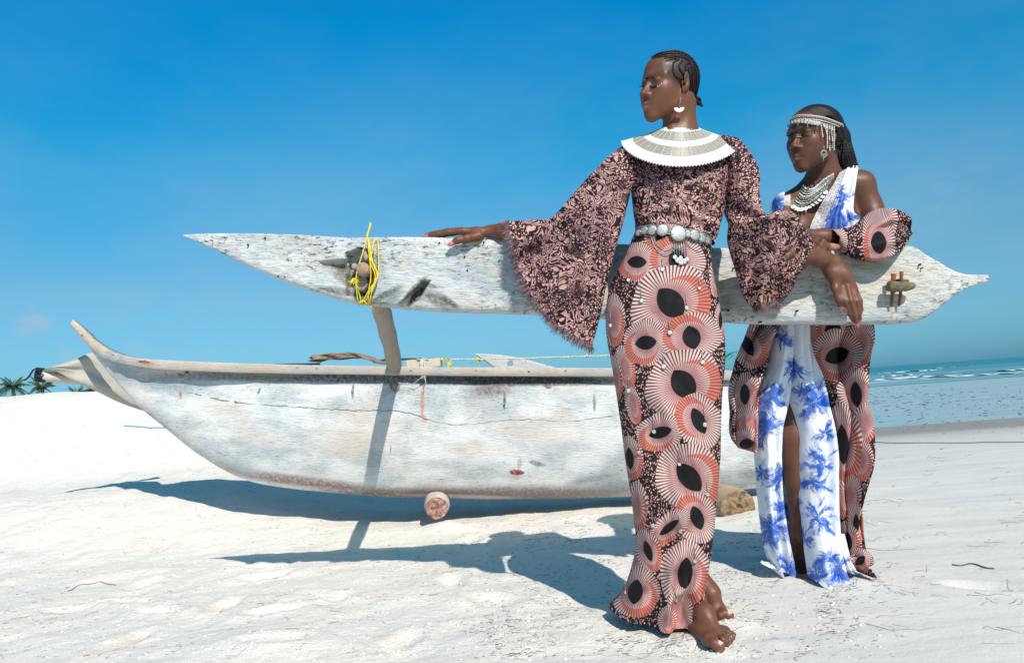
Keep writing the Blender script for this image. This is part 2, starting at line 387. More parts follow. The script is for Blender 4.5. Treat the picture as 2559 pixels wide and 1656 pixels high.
# ================================================================ SETTING: sand, sea, shallows
_fr = np.random.default_rng(77)
DENTS = [(_fr.uniform(-1.9, 1.5), _fr.uniform(2.45, 4.4), _fr.uniform(0, 3.14), _fr.uniform(0.6, 1.1)) for _ in range(34)]
DENTS = [d for d in DENTS if not (0.25 < d[0] < 1.0 and d[1] < 3.2)]
def ground_z(X, Y, dents=True):
    X = np.asarray(X, float); Y = np.asarray(Y, float)
    r = X / np.maximum(Y, 2.0)
    # berm on the left, crest about nine metres away
    wx = sstep(0.02, -0.36, r) * sstep(-60, -20, X)
    up = sstep(6.4, 9.4, Y)
    shelf = 0.25 * sstep(-0.14, -0.42, r) * sstep(4.3, 5.9, Y) * sstep(-60, -20, X)
    crest = 1.12 + 0.05 * fbm(X * 1.3 + 2, Y * 0.5, 3, 5) * 2
    berm = wx * up * (crest - shelf) * (1 - 0.5 * sstep(9.4, 16, Y)) + shelf
    # open flats on the right fall gently to the sea
    dn = -0.33 * sstep(6.5, 15, Y) * (1 - wx) - 0.5 * sstep(30, 80, Y)
    near = sstep(14, 5, Y)
    rough = sstep(0.30, 0.12, r)
    z = berm + dn + near * (0.035 * fbm(X * 1.1, Y * 1.1, 3, 1) + (0.010 + 0.036 * rough) * fbm(X * 4.2, Y * 4.2, 4, 2) + 0.014 * rough * np.abs(fbm(X * 9, Y * 9, 3, 6)))
    z = z + berm * 0.05 * fbm(X * 3, Y * 3, 4, 9)
    if dents:   # old trodden hollows with a soft raised rim, and sand pushed up round the feet and logs
        for (fx, fy, fa, fs) in DENTS:
            if X.size > 50: m_ = (np.abs(X - fx) < 0.4) & (np.abs(Y - fy) < 0.4); xx, yy = X[m_] - fx, Y[m_] - fy
            else: m_ = np.ones(X.shape, bool); xx, yy = X[m_] - fx, Y[m_] - fy
            if not xx.size: continue
            u = xx * math.cos(fa) + yy * math.sin(fa); v = -xx * math.sin(fa) + yy * math.cos(fa); q = np.sqrt((u / 0.12) ** 2 + (v / 0.052) ** 2)
            dz = np.zeros(X.shape); dz[m_] = fs * (-0.020 * np.exp(-(q / 0.85) ** 4) + 0.008 * np.exp(-((q - 1.35) / 0.35) ** 2)); z = z + dz
        for (fx, fy, r_, h_) in ((0.50, 2.26, 0.035, 0.012), (0.47, 2.36, 0.05, 0.014), (0.68, 2.30, 0.04, 0.010), (0.62, 2.50, 0.06, 0.020), (0.40, 2.62, 0.09, 0.014), (-0.44, 4.60, 0.10, 0.030), (-0.50, 4.68, 0.12, 0.03), (1.23, 4.3, 0.14, 0.03), (1.10, 2.78, 0.09, 0.014), (0.98, 3.05, 0.09, 0.014)):
            z = z + h_ * np.exp(-((X - fx) ** 2 + (Y - fy) ** 2) / r_ ** 2)
    return z
def G(px, py, lift=0.0):
    px = np.atleast_1d(np.asarray(px, float)); py = np.atleast_1d(np.asarray(py, float))
    Ys = np.concatenate([np.arange(1.6, 12, 0.02), np.geomspace(12, 90, 300)])
    Q = P(px[:, None] * np.ones(len(Ys)), py[:, None] * np.ones(len(Ys)), Ys[None, :] * np.ones((len(px), 1)))
    below = Q[..., 2] < ground_z(Q[..., 0], Q[..., 1], False); i = np.argmax(below, 1)
    R = Q[np.arange(len(px)), i]; R[:, 2] = ground_z(R[:, 0], R[:, 1]) + lift
    return R

k = NM('sand_material')
pos = k.coord('POS'); sepp = k.n('ShaderNodeSeparateXYZ'); k.val(sepp, 0, pos)
nA = k.noise(pos, 1.4, 6, 0.6); nB = k.noise(pos, 26, 5, 0.65); nC = k.noise(pos, 220, 3, 0.6)
dry = k.mix(k.rng(nA, 0.35, 0.7), (0.80, 0.74, 0.65), (0.75, 0.715, 0.65))
dry = k.mix(k.rng(k.noise(pos, 3.1, 4, 0.7), 0.58, 0.70, 0, 0.45), dry, (0.66, 0.52, 0.42))
dry = k.mix(k.rng(nC, 0.54, 0.68, 0, 0.55), dry, (0.40, 0.36, 0.31))
dry = k.mix(k.rng(nB, 0.62, 0.72, 0, 0.3), dry, (0.42, 0.40, 0.38))
# silvery streaks on the packed sand to the right
strv = k.coord('POS', scale=(0.8, 5.5, 1)); st = k.noise(strv, 1.3, 5, 0.6)
dx = k.rng(k.math('DIVIDE', sepp.outputs[0], sepp.outputs[1]), 0.10, 0.32)
packed = k.mix(k.rng(st, 0.42, 0.62), (0.60, 0.575, 0.53), (0.50, 0.50, 0.475))
col = k.mix(k.math('MULTIPLY', dx, 0.8), dry, packed)
edge = k.math('ADD', sepp.outputs[1], k.math('MULTIPLY', k.noise(k.coord('POS', scale=(0.25, 1, 1)), 0.8, 3), 3.0))
low = k.rng(sepp.outputs[2], 0.05, -0.20)
damp = k.math('MULTIPLY', k.rng(edge, 6.3, 12.0), low, clamp=True)
col = k.mix(damp, col, (0.30, 0.255, 0.20))
bh = k.math('ADD', k.math('MULTIPLY', nB, 1.0), k.math('MULTIPLY', nC, 0.35)); bh = k.math('MULTIPLY', bh, k.rng(dx, 0, 1, 1, 0.35))
k.bump(bh, 0.9, 0.014)
M_sand = k.fin(col, k.rng(damp, 0, 1, 0.92, 0.45), 0.25)

def axis(segs):
    out = [segs[0][0]]
    for a, b, st_ in segs: n = max(1, int(round((b - a) / st_))); out += list(np.linspace(a, b, n + 1)[1:])
    return np.array(out)
gx = axis([(-4000, -400, 450), (-400, -60, 34), (-60, -14, 2.5), (-14, -5, 0.09), (-5, 3.2, 0.022), (3.2, 10, 0.07), (10, 40, 1.2), (40, 400, 30), (400, 4000, 450)])
gy = axis([(-60, -6, 6), (-6, 1.4, 0.3), (1.4, 6.5, 0.02), (6.5, 13, 0.05), (13, 40, 0.5), (40, 200, 5), (200, 4000, 250)])
XX, YY = np.meshgrid(gx, gy, indexing='ij'); ZZ = ground_z(XX, YY)
# trodden hollows
tag(mesh('sand_beach', np.stack([XX, YY, ZZ], -1).reshape(-1, 3), grid_faces(len(gx), len(gy), flip=True), M_sand), 'white sand beach rising to a low berm on the left', kind='structure')

# shallow film of tide water over the flats, then the open sea
k = NM('shallow_water_material'); pos = k.coord('POS', scale=(0.35, 1.6, 1))
nz = k.noise(pos, 1.1, 5, 0.6); nf = k.noise(k.coord('POS', scale=(1, 4, 1)), 3.5, 3, 0.6)
col = k.mix(k.rng(nz, 0.38, 0.62), (0.28, 0.38, 0.38), (0.46, 0.44, 0.38))
k.bump(nf, 0.35, 0.03); M_shal = k.fin(col, 0.22, 0.45)
k = NM('sea_material'); pos = k.coord('POS'); sp = k.n('ShaderNodeSeparateXYZ'); k.val(sp, 0, pos)
nz = k.noise(k.coord('POS', scale=(0.12, 1, 1)), 0.12, 5, 0.6)
far = k.rng(sp.outputs[1], 45, 170)
col = k.mix(far, (0.16, 0.36, 0.36), (0.02, 0.19, 0.21)); col = k.mix(k.rng(nz, 0.45, 0.65, 0, 0.55), col, (0.01, 0.10, 0.15))
k.bump(k.noise(k.coord('POS', scale=(0.5, 1.5, 1)), 0.9, 5, 0.6), 0.9, 0.35); M_sea = k.fin(col, 0.32, 0.25)

def sheet(name, xs, ys, zf, mat, cull=None):
    X, Y = np.meshgrid(xs, ys, indexing='ij'); Z = zf(X, Y); F = grid_faces(len(xs), len(ys), flip=True); V = np.stack([X, Y, Z], -1).reshape(-1, 3)
    if cull is not None:
        kf = cull(V[:, 0], V[:, 1])[F].any(1); F = F[kf]
    return mesh(name, V, F, mat)
sx = axis([(-60, -2, 2), (-2, 4, 0.4), (4, 14, 0.14), (14, 60, 0.5)]); sy = axis([(9.5, 20, 0.08), (20, 60, 0.35)])
tag(sheet('shallow_water', sx, sy, lambda X, Y: -0.315 + 0.004 * fbm(X * 0.6, Y * 2.2, 3, 4) - 0.030 * sstep(15.5, 11.5, Y + 1.5 * fbm(X * 0.4, Y * 0.2, 2, 8)), M_shal),
    'thin sheet of tide water over the wet flats', kind='structure')
sx = axis([(-4000, -100, 145), (-100, 20, 4), (20, 140, 1.0), (140, 3500, 90)]); sy = axis([(43, 140, 0.5), (140, 500, 8), (500, 4500, 200)])
def seaz(X, Y):
    amp = 0.14 * sstep(44, 60, Y)
    return -0.30 + amp * (fbm(X * 0.07, Y * 0.28, 4, 3) * 2)
tag(sheet('sea', sx, sy, seaz, M_sea), 'teal sea with light chop out to the horizon', kind='structure')
# breakers: ragged white foam ridges
M_foam = simple('foam_material', (0.80, 0.84, 0.86), 0.8, 0.25, 1.5)
fm = MB()
def foam(p0, p1, Y0, Y1, hgt, wid, n=90, seed=0):
    r_ = np.random.default_rng(seed); t = np.linspace(0, 1, n); px = p0 + (p1 - p0) * t; Y = Y0 + (Y1 - Y0) * t + fbm(t * 9, t * 0 + seed, 3, seed) * 5
    X = (px - CX) / FPX * Y; on = vnoise(t * 11, t * 0 + seed * 3.1, seed + 5) > 0.36
    h_ = 0.4 * hgt * (0.35 + fbm(t * 30, t * 0, 3, seed + 1) * 1.4 + 0.3) * np.sin(np.pi * np.clip(t, .01, .99)) ** 0.4
    for i in range(n - 1):
        if not on[i]: continue
        a, b = h_[i], h_[i + 1]; V = []
        for (x, y, hh) in ((X[i], Y[i], a), (X[i + 1], Y[i + 1], b)):
            V += [[x, y - wid, -0.30], [x, y - wid * 0.35, -0.28 + max(hh, 0.03)], [x, y + wid * 0.6, -0.27 + max(hh, 0.03) * 0.7], [x, y + wid * 1.4, -0.31]]
        fm.add(V, [(0, 4, 5, 1), (1, 5, 6, 2), (2, 6, 7, 3)])
foam(2150, 2420, 66, 58, 0.2, 1.2, seed=1); foam(2330, 2600, 58, 47, 0.17, 1.0, seed=2); foam(2160, 2620, 60, 50, 0.12, 2.0, 160, seed=3)
foam(2180, 2300, 82, 78, 0.2, 1.0, 50, 4); foam(2360, 2470, 76, 70, 0.15, 0.9, 50, 5); foam(2190, 2330, 120, 112, 0.3, 1.2, 60, 6); foam(2480, 2620, 66, 60, 0.15, 0.9, 60, 7); foam(2330, 2420, 150, 140, 0.3, 1.5, 40, 8)
tag(fm.build('sea_foam', M_foam), 'white foam of small breakers rolling in at right', kind='stuff')

# dark weed scattered on the wet flats; twigs and seaweed bits on the dry sand
M_weed = simple('dark_weed_material', (0.07, 0.10, 0.12), 0.8, 0.4, 9)
M_twig = simple('dry_seaweed_material', (0.09, 0.07, 0.055), 0.9, 0.6, 7, c2=(0.20, 0.16, 0.12))
wm = MB()
for i in range(520):
    py = 958 + 135 * rng.beta(1.4, 2.2); px = rng.uniform(2060, 2600); q = G(px, py + (2559 - px) * 0.0 + 8)[0]
    s_ = rng.uniform(0.008, 0.026) * (q[1] / 14)
    if rng.random() < 0.3: continue
    wm.ball([q[0], q[1], max(q[2], -0.31)], [s_ * rng.uniform(1, 2.6), s_, s_ * 0.18], 6, 4)
tag(wm.build('washed_up_weed', M_weed), 'dark weed clumps strewn over the wet tidal flat', kind='stuff')

def twigs(name, n, region, mat, label, size=(0.005, 0.024), rad=(0.0004, 0.0009), dens=None):
    m_ = MB(); px = rng.uniform(region[0], region[2], n); py = rng.uniform(region[1], region[3], n)
    if dens is not None: kk = rng.random(n) < dens(px, py); px, py = px[kk], py[kk]
    Q = G(px, py)
    for q in Q:
        L_ = rng.uniform(*size) * (1 if rng.random() < 0.93 else 3.2) * (q[1] / 3.4) ** 0.35; a = rng.normal(0.15, 0.75); kk = 4 if L_ < 0.03 else 6; t = np.linspace(-0.5, 0.5, kk)
        c1 = rng.normal(0, 0.25) * L_; x = q[0] + np.cos(a) * t * L_ - np.sin(a) * c1 * (t * t * 4); y = q[1] + np.sin(a) * t * L_ + np.cos(a) * c1 * (t * t * 4)
        x = x + rng.normal(0, 0.04, kk) * L_; y = y + rng.normal(0, 0.05, kk) * L_
        z = ground_z(x, y) + 0.0012 + np.abs(rng.normal(0, 0.05, kk)) * L_ * (rng.random() < 0.6)
        r = rng.uniform(*rad) * (q[1] / 3.4) ** 0.6
        m_.tube(np.stack([x, y, z], -1), np.linspace(1.2, 0.5, kk) * r, 3, caps=False)
    return tag(m_.build(name, mat), label, kind='stuff')
cl = lambda px, py: np.clip(fbm(px / 130, py / 50, 3, 21) * 3.2 + 0.42, 0.05, 1)
twigs('sand_debris', 3600, (-60, 1010, 2250, 1650), M_twig, 'tiny twigs and dry seaweed bits strewn over the white sand', dens=cl)
twigs('fine_sand_debris', 4200, (1150, 1290, 2150, 1650), M_twig, 'fine dark seaweed flecks thick on the sand round the standing women', size=(0.004, 0.022), rad=(0.0005, 0.0011), dens=lambda px, py: np.clip(fbm(px / 90, py / 40, 3, 33) * 4 + 0.35, 0.02, 1))
twigs('flat_beach_debris', 260, (2150, 1120, 2600, 1620), M_twig, 'sparse long stalks lying on the packed sand at right', size=(0.02, 0.09), dens=lambda px, py: np.clip(fbm(px / 60, py / 20, 3, 43) * 4 + 0.3, 0.02, 1))
# lumps of sand
lm = MB(); Q = G(rng.uniform(-50, 2200, 900), rng.uniform(1020, 1650, 900))
for q in Q:
    s_ = rng.uniform(0.002, 0.007); lm.ball(q, [s_ * 1.4, s_, s_ * 0.6], 6, 4)
for q in G(np.concatenate([rng.normal(1790, 34, 70), rng.normal(1815, 22, 40), rng.normal(1640, 60, 50)]), np.concatenate([rng.normal(1622, 9, 70), rng.normal(1556, 8, 40), rng.normal(1566, 8, 50)])):
    s_ = rng.uniform(0.0015, 0.005); lm.ball(q, [s_ * 1.4, s_, s_ * 0.7], 6, 4)
tag(lm.build('sand_crumbs', M_sand), 'small crumbs of sand on the trodden beach', kind='stuff')
# a few single things one can pick out on the sand
def loose(name, pxs, r, mat, label, cat, ctrl_n=24, wig=0.0):
    Q = G([p[0] for p in pxs], [p[1] for p in pxs]); Q = cr(Q, ctrl_n); Q[:, 2] = ground_z(Q[:, 0], Q[:, 1]) + r * 0.8
    m_ = MB().tube(Q, r, 5); return tag(m_.build(name, mat), label, cat)
M_blue = simple('blue_cord_material', (0.06, 0.28, 0.60), 0.6, 0.3, 40)
M_line = simple('dark_line_material', (0.10, 0.16, 0.17), 0.7, 0.3, 10)
loose('blue_cord', [(310, 1067), (350, 1068), (385, 1070), (416, 1072), (440, 1074)], 0.006, M_blue, 'thin blue cord lying on the sand left of the hull', 'cord')
loose('mooring_line', [(2140, 1103), (2220, 1107), (2300, 1107), (2400, 1107), (2500, 1106), (2620, 1105)], 0.0045, M_line, 'long dark mooring line stretched along the edge of the wet flat', 'rope', 60)
loose('dry_stalk', [(2380, 1412), (2400, 1416), (2430, 1412), (2465, 1420), (2485, 1424)], 0.003, M_twig, 'longest curved dry stalk on the flat sand at far right', 'twig')
loose('dry_stalk', [(170, 1478), (195, 1466), (230, 1462), (255, 1458), (290, 1462)], 0.002, M_twig, 'wavy dry stalk on the sand left, below the boat shadow', 'twig')

# ---------------------------------------------------------------- palms beyond the berm
M_frond = simple('palm_frond_material', (0.035, 0.075, 0.03), 0.6, 0.5, 2.5, c2=(0.07, 0.11, 0.04))
M_ptrunk = simple('palm_trunk_material', (0.16, 0.13, 0.10), 0.9, 0.4, 3)
def palm(px, py, Y, size, seed, label):
    r_ = np.random.default_rng(seed); top = P(px, py, Y); base = np.array([top[0] + r_.uniform(-.6, .6), Y, -0.5])
    root = empty('palm_tree', base, label, 'palm tree', 'palm trees behind the berm')
    t = np.linspace(0, 1, 9)[:, None]; pts = base * (1 - t) + top * t; pts[:, 0] += np.sin(t[:, 0] * 3) * 0.25
    MB().tube(pts, np.linspace(0.22, 0.12, 9), 8).build('trunk', M_ptrunk, root)
    for i in range(24):
        a = i * 2.399 + r_.uniform(-.2, .2); el = r_.uniform(-0.15, 1.25); Ln = size * r_.uniform(0.8, 1.1); n = 14; m_ = MB()
        s_ = np.linspace(0, 1, n); d = np.array([math.cos(a), math.sin(a)]); drop = (0.5 + 0.6 * (1 - el)) * s_ ** 2
        hx = s_ * math.cos(el * 0.8) * Ln; hz = (math.sin(el) * s_ - drop * 0.75) * Ln
        rib = np.stack([top[0] + d[0] * hx, top[1] + d[1] * hx, top[2] + hz], -1)
        m_.tube(rib, np.linspace(0.035, 0.008, n), 4)
        sd_ = np.array([-d[1], d[0], 0])
        for j in range(1, n):
            for sg in (-1, 1):
                for q in (0, 0.5):
                    b = rib[j - 1] * (1 - q) + rib[j] * q; ll = Ln * 0.27 * math.sin(math.pi * (0.12 + 0.83 * s_[j])) ** 0.6
                    tp = b + sd_ * sg * ll * 0.72 + np.array([d[0], d[1], 0]) * ll * 0.45 + np.array([0, 0, -ll * r_.uniform(0.35, 0.8)])
                    w_ = np.array([d[0], d[1], 0]) * 0.03 * size / 2
                    m_.add([b - w_, b + w_, (b + tp) / 2 + w_ * 0.8, tp, (b + tp) / 2 - w_ * 0.8], [(0, 1, 2, 3, 4)])
        m_.build('frond', M_frond, root)
    adopt(root)
palm(30, 966, 62, 1.5, 1, 'leftmost palm crown showing over the sand berm')
palm(104, 968, 60, 1.25, 2, 'second palm from the left, below the tip of the furled sail')
palm(190, 982, 70, 1.05, 3, 'smallest palm, just left of where the sail hides the berm')
palm(236, 978, 66, 1.2, 4, 'rightmost palm, half hidden behind the furled sail')
# ================================================================ BOAT
def stains_and_shade(k, col, co, items, amp=0.004, nsc=60):
    """patches of dirt, rust, wear, darker recesses and painted shade; items: (px, py, rx, ry, rot, colour, strength, softness)"""
    nz = k.noise(co, nsc, 5, 0.65, out=1)
    w_ = k.n('ShaderNodeVectorMath', operation='SCALE'); sb = k.n('ShaderNodeVectorMath', operation='SUBTRACT'); k.val(sb, 0, nz); sb.inputs[1].default_value = (.5, .5, .5)
    k.l(sb, 0, w_, 0); w_.inputs['Scale'].default_value = amp * 2
    ad = k.n('ShaderNodeVectorMath', operation='ADD'); k.val(ad, 0, co); k.l(w_, 0, ad, 1); c2 = ad.outputs[0]
    grit = k.noise(co, 120, 4, 0.7)
    for (px, py, rx, ry, rot, c, st, sf) in items:
        v = k.map(c2, (rx / 1000, ry / 1000, 1), (px / 1000, py / 1000, 0), (0, 0, rot), 'TEXTURE')
        ln = k.n('ShaderNodeVectorMath', operation='LENGTH'); sx_ = k.n('ShaderNodeVectorMath', operation='MULTIPLY'); k.val(sx_, 0, v); sx_.inputs[1].default_value = (1, 1, 0); k.l(sx_, 0, ln, 0)
        f = k.rng(ln.outputs['Value'], 1.0, 1.0 - sf, 0, st, True)
        f = k.math('MULTIPLY', f, k.rng(grit, 0.35, 0.6, 0.55, 1.15), clamp=True)
        col = k.mix(f, col, c)
    return col
DK = (0.035, 0.05, 0.055); RUST = (0.55, 0.16, 0.04); DRED = (0.22, 0.025, 0.015); BRN = (0.17, 0.11, 0.085)
def white_wood(name, items, grain=(3.0, 26, 1), base=(0.6, 0.62, 0.62), mossy=0.0, amp=0.004, warm=(0.58, 0.50, 0.42)):
    k = NM(name); co = k.coord('UV'); g = k.noise(k.coord('UV', scale=(grain[0] * .7, grain[1] * .5, 1)), 5, 9, 0.72, 2.2); g2 = k.noise(k.coord('UV', scale=(grain[0] * 3, grain[1] * 2.4, 1)), 7, 4, 0.7, 0.6)
    big = k.noise(k.coord('UV', scale=(1, 1.6, 1)), 6, 5, 0.6)
    col = k.mix(k.rng(big, 0.44, 0.62, 0, 0.75), base, (0.36, 0.41, 0.43))
    col = k.mix(k.rng(k.noise(k.coord('UV', scale=(1, 2, 1), loc=(3, 1, 0)), 7, 5, 0.65), 0.50, 0.66, 0, 0.7), col, warm)
    col = k.mix(k.rng(g, 0.52, 0.70, 0, 0.5), col, (0.32, 0.37, 0.39))
    scr = k.math('MULTIPLY', k.rng(g2, 0.57, 0.66), k.rng(big, 0.42, 0.60, 0.25, 1.0), clamp=True)
    col = k.mix(scr, col, (0.10, 0.13, 0.13))
    if mossy:
        ms = k.noise(k.coord('UV', scale=(1.4, 2.6, 1), rot=(0, 0, 0.35)), 34, 6, 0.75, 0.4); ar = k.noise(k.coord('UV', scale=(1, 1.3, 1), loc=(5, 2, 0)), 7, 3, 0.5)
        f = k.math('MULTIPLY', k.rng(ms, 0.53, 0.60), k.rng(ar, 0.44, 0.58), clamp=True)
        col = k.mix(k.math('MULTIPLY', f, mossy), col, (0.055, 0.062, 0.035))
    col = stains_and_shade(k, col, co, items, amp)
    k.bump(k.math('ADD', k.math('MULTIPLY', g, 0.6), g2), 0.9, 0.006)
    return k.fin(col, 0.62, 0.35)
hull_st_shade = [
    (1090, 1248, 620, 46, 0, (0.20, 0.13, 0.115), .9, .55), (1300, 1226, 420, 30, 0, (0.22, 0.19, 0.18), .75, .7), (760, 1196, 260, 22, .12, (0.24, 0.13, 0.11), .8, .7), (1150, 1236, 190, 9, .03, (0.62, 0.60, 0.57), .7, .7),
    (1230, 972, 90, 26, 0, (0.17, 0.12, 0.11), .85, .8), (1010, 975, 60, 14, 0, (0.20, 0.22, 0.24), .6, .8), (1370, 964, 12, 8, 0, (0.16, 0.08, 0.07), .9, .5),
    (1058, 1000, 7, 52, -.05, RUST, .75, .7), (1064, 1040, 9, 16, -.3, RUST, .6, .8), (1292, 1172, 21, 8, .08, DRED, 1, .3), (1290, 1185, 18, 7, 0, RUST, .5, .8), (1268, 1065, 12, 7, 0, RUST, .6, .7),
    (458, 938, 20, 5, .35, (0.28, 0.07, 0.02), 1, .4), (475, 945, 13, 4, .3, RUST, .8, .6), (418, 935, 4, 12, -.3, RUST, .8, .5), (458, 985, 5, 12, -.3, (0.4, 0.13, 0.05), .8, .5), (598, 1003, 4, 6, 0, RUST, .8, .5), (468, 930, 6, 4, 0, DK, .9, .3),
    (885, 975, 5, 24, 0, DK, .85, .6), (1261, 1000, 4, 26, 0, DK, .9, .5), (1483, 1005, 5, 30, 0, (0.12, 0.18, 0.18), .8, .6), (652, 975, 4, 12, .2, (0.03, 0.09, 0.13), .85, .5), (984, 1115, 2, 14, .05, DK, .7, .5),
    (1340, 1150, 24, 9, .25, (0.16, 0.19, 0.19), .85, .5), (1298, 1150, 8, 22, .1, (0.28, 0.30, 0.29), .6, .6), (1480, 1188, 80, 12, -.2, (0.25, 0.30, 0.31), .7, .7),
    (410, 955, 120, 34, .1, (0.24, 0.29, 0.31), .75, .7), (310, 935, 50, 30, .5, (0.30, 0.34, 0.36), .8, .7), (620, 1165, 70, 34, .2, (0.38, 0.42, 0.44), .6, .8), (800, 1165, 60, 30, 0, (0.34, 0.36, 0.37), .6, .8), (940, 1140, 60, 26, 0, (0.38, 0.42, 0.43), .55, .8), (1540, 1210, 110, 26, -.05, (0.27, 0.31, 0.32), .75, .8), (1870, 1180, 60, 20, 0, (0.16, 0.18, 0.18), .7, .8), (720, 1120, 90, 16, .1, (0.36, 0.40, 0.42), .6, .8), (1100, 1150, 120, 18, 0, (0.38, 0.42, 0.44), .55, .8), (1420, 1110, 90, 20, .1, (0.40, 0.43, 0.45), .5, .8), (1180, 990, 60, 8, 0, (0.30, 0.34, 0.37), .6, .7), (760, 1000, 50, 10, .1, (0.40, 0.44, 0.47), .5, .8), (560, 1165, 20, 10, .2, (0.55, 0.38, 0.30), .5, .8),
    (900, 1085, 200, 70, 0, (0.62, 0.50, 0.40), .5, .9), (1350, 1080, 180, 60, .1, (0.64, 0.53, 0.44), .45, .9), (640, 1080, 120, 50, .3, (0.62, 0.52, 0.43), .4, .9), (1190, 1120, 90, 26, 0, (0.60, 0.46, 0.36), .4, .9), (540, 1010, 60, 20, .2, (0.60, 0.42, 0.30), .35, .9), (1050, 946, 640, 20, .005, (0.06, 0.075, 0.085), .85, .6), (1330, 952, 300, 16, 0, (0.05, 0.05, 0.055), .9, .6), (540, 940, 160, 14, .02, (0.14, 0.18, 0.2), .7, .6)]  # dark bands under the rail: staining plus the overhang's shade painted in
M_hull = white_wood('weathered_hull_material', hull_st_shade, base=(0.74, 0.74, 0.72))
M_rail = white_wood('rail_wood_material', [(362, 903, 17, 6, .05, (0.20, 0.05, 0.02), 1, .4), (372, 908, 22, 8, .05, RUST, .7, .7), (1208, 928, 14, 9, 0, (0.38, 0.30, 0.22), .7, .6), (283, 886, 5, 3, .3, DK, .8, .4), (210, 840, 3, 3, 0, (.2, .08, .05), .9, .4), (742, 919, 6, 3, .2, (.25, .1, .06), .9, .4), (792, 919, 5, 3, 0, (.2, .1, .07), .9, .4), (1026, 926, 4, 3, 0, DK, .9, .4), (1190, 925, 4, 3, .5, DK, .9, .4), (1321, 928, 5, 3, .3, DK, .9, .4), (1413, 924, 5, 4, 0, (.15, .1, .08), .8, .4), (593, 917, 4, 2, 0, DK, .7, .4)],
                    grain=(2, 60, 1), base=(0.56, 0.48, 0.39), warm=(0.52, 0.38, 0.26))
boat = empty('outrigger_canoe', (-0.5, 5.0, 0.1), 'long whitewashed wooden dugout hull beached on log rollers, with upswept bow at left', 'boat')
ncol = 130
top_c = [(224, 864), (229, 868), (238, 873), (275, 893), (330, 905), (400, 911), (487, 920), (600, 926), (700, 928), (850, 931), (1000, 933), (1150, 936), (1300, 938), (1528, 938), (1700, 942), (1820, 948), (1960, 958)]
bot_c = [(225, 868), (231, 877), (242, 893), (288, 950), (352, 1020), (420, 1076), (495, 1136), (600, 1196), (700, 1219), (850, 1235), (1000, 1245), (1150, 1249), (1300, 1250), (1528, 1245), (1700, 1236), (1820, 1229), (1960, 1212)]
YC = 5.05
hb = np.array([0.020, 0.028, 0.04, 0.075, 0.13, 0.18, 0.23, 0.30, 0.34, 0.37, 0.385, 0.39, 0.39, 0.385, 0.37, 0.34, 0.28])
Tc, Bc, HBc = cr(top_c, ncol), cr(bot_c, ncol), cr(hb, ncol)
def hull_row(i, n=44):
    """one side of a station from the near rail down to the keel and up to the far rail"""
    px, hbv = Tc[i, 0], HBc[i]
    t = P(px, Tc[i, 1], YC - hbv); b = P(Bc[i, 0], Bc[i, 1], YC - 0.30 * hbv)
    a = np.linspace(0, np.pi, n); c, s_ = np.cos(a), np.sin(a)
    y = YC - hbv * np.sign(c) * np.abs(c) ** 0.62
    fz = np.abs(s_) ** 0.86
    z = t[2] + (b[2] - t[2]) * fz * 1.0
    x = t[0] + (b[0] - t[0]) * fz
    uv = np.stack([px + (Bc[i, 0] - px) * fz, Tc[i, 1] + (Bc[i, 1] - Tc[i, 1]) * fz], -1) / 1000
    uv[n // 2:, 0] += 0.21
    return np.stack([x, y, z], -1), uv
rows = [hull_row(i) for i in range(ncol)]
HV = np.stack([r[0] for r in rows]); HU = np.stack([r[1] for r in rows])
# hand-hewn unevenness
nrm = fbm(HU[..., 0] * 9, HU[..., 1] * 16, 4, 3) * 0.022
fade = sstep(0, 18, np.arange(ncol))[:, None]
HV[..., 1] -= nrm * fade * np.sin(np.linspace(0, np.pi, 44)) ** 0.5
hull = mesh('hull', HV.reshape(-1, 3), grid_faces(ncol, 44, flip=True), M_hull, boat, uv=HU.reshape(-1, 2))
sm = hull.modifiers.new('wall', 'SOLIDIFY'); sm.thickness = 0.035; _n = hull.data.polygons[60 * 43 + 3].normal; sm.offset = 1 if _n.y > 0 else -1
endc = HV[-1]; mesh('stern_board', endc, [list(range(44))], M_hull, boat, uv=HU[-1])
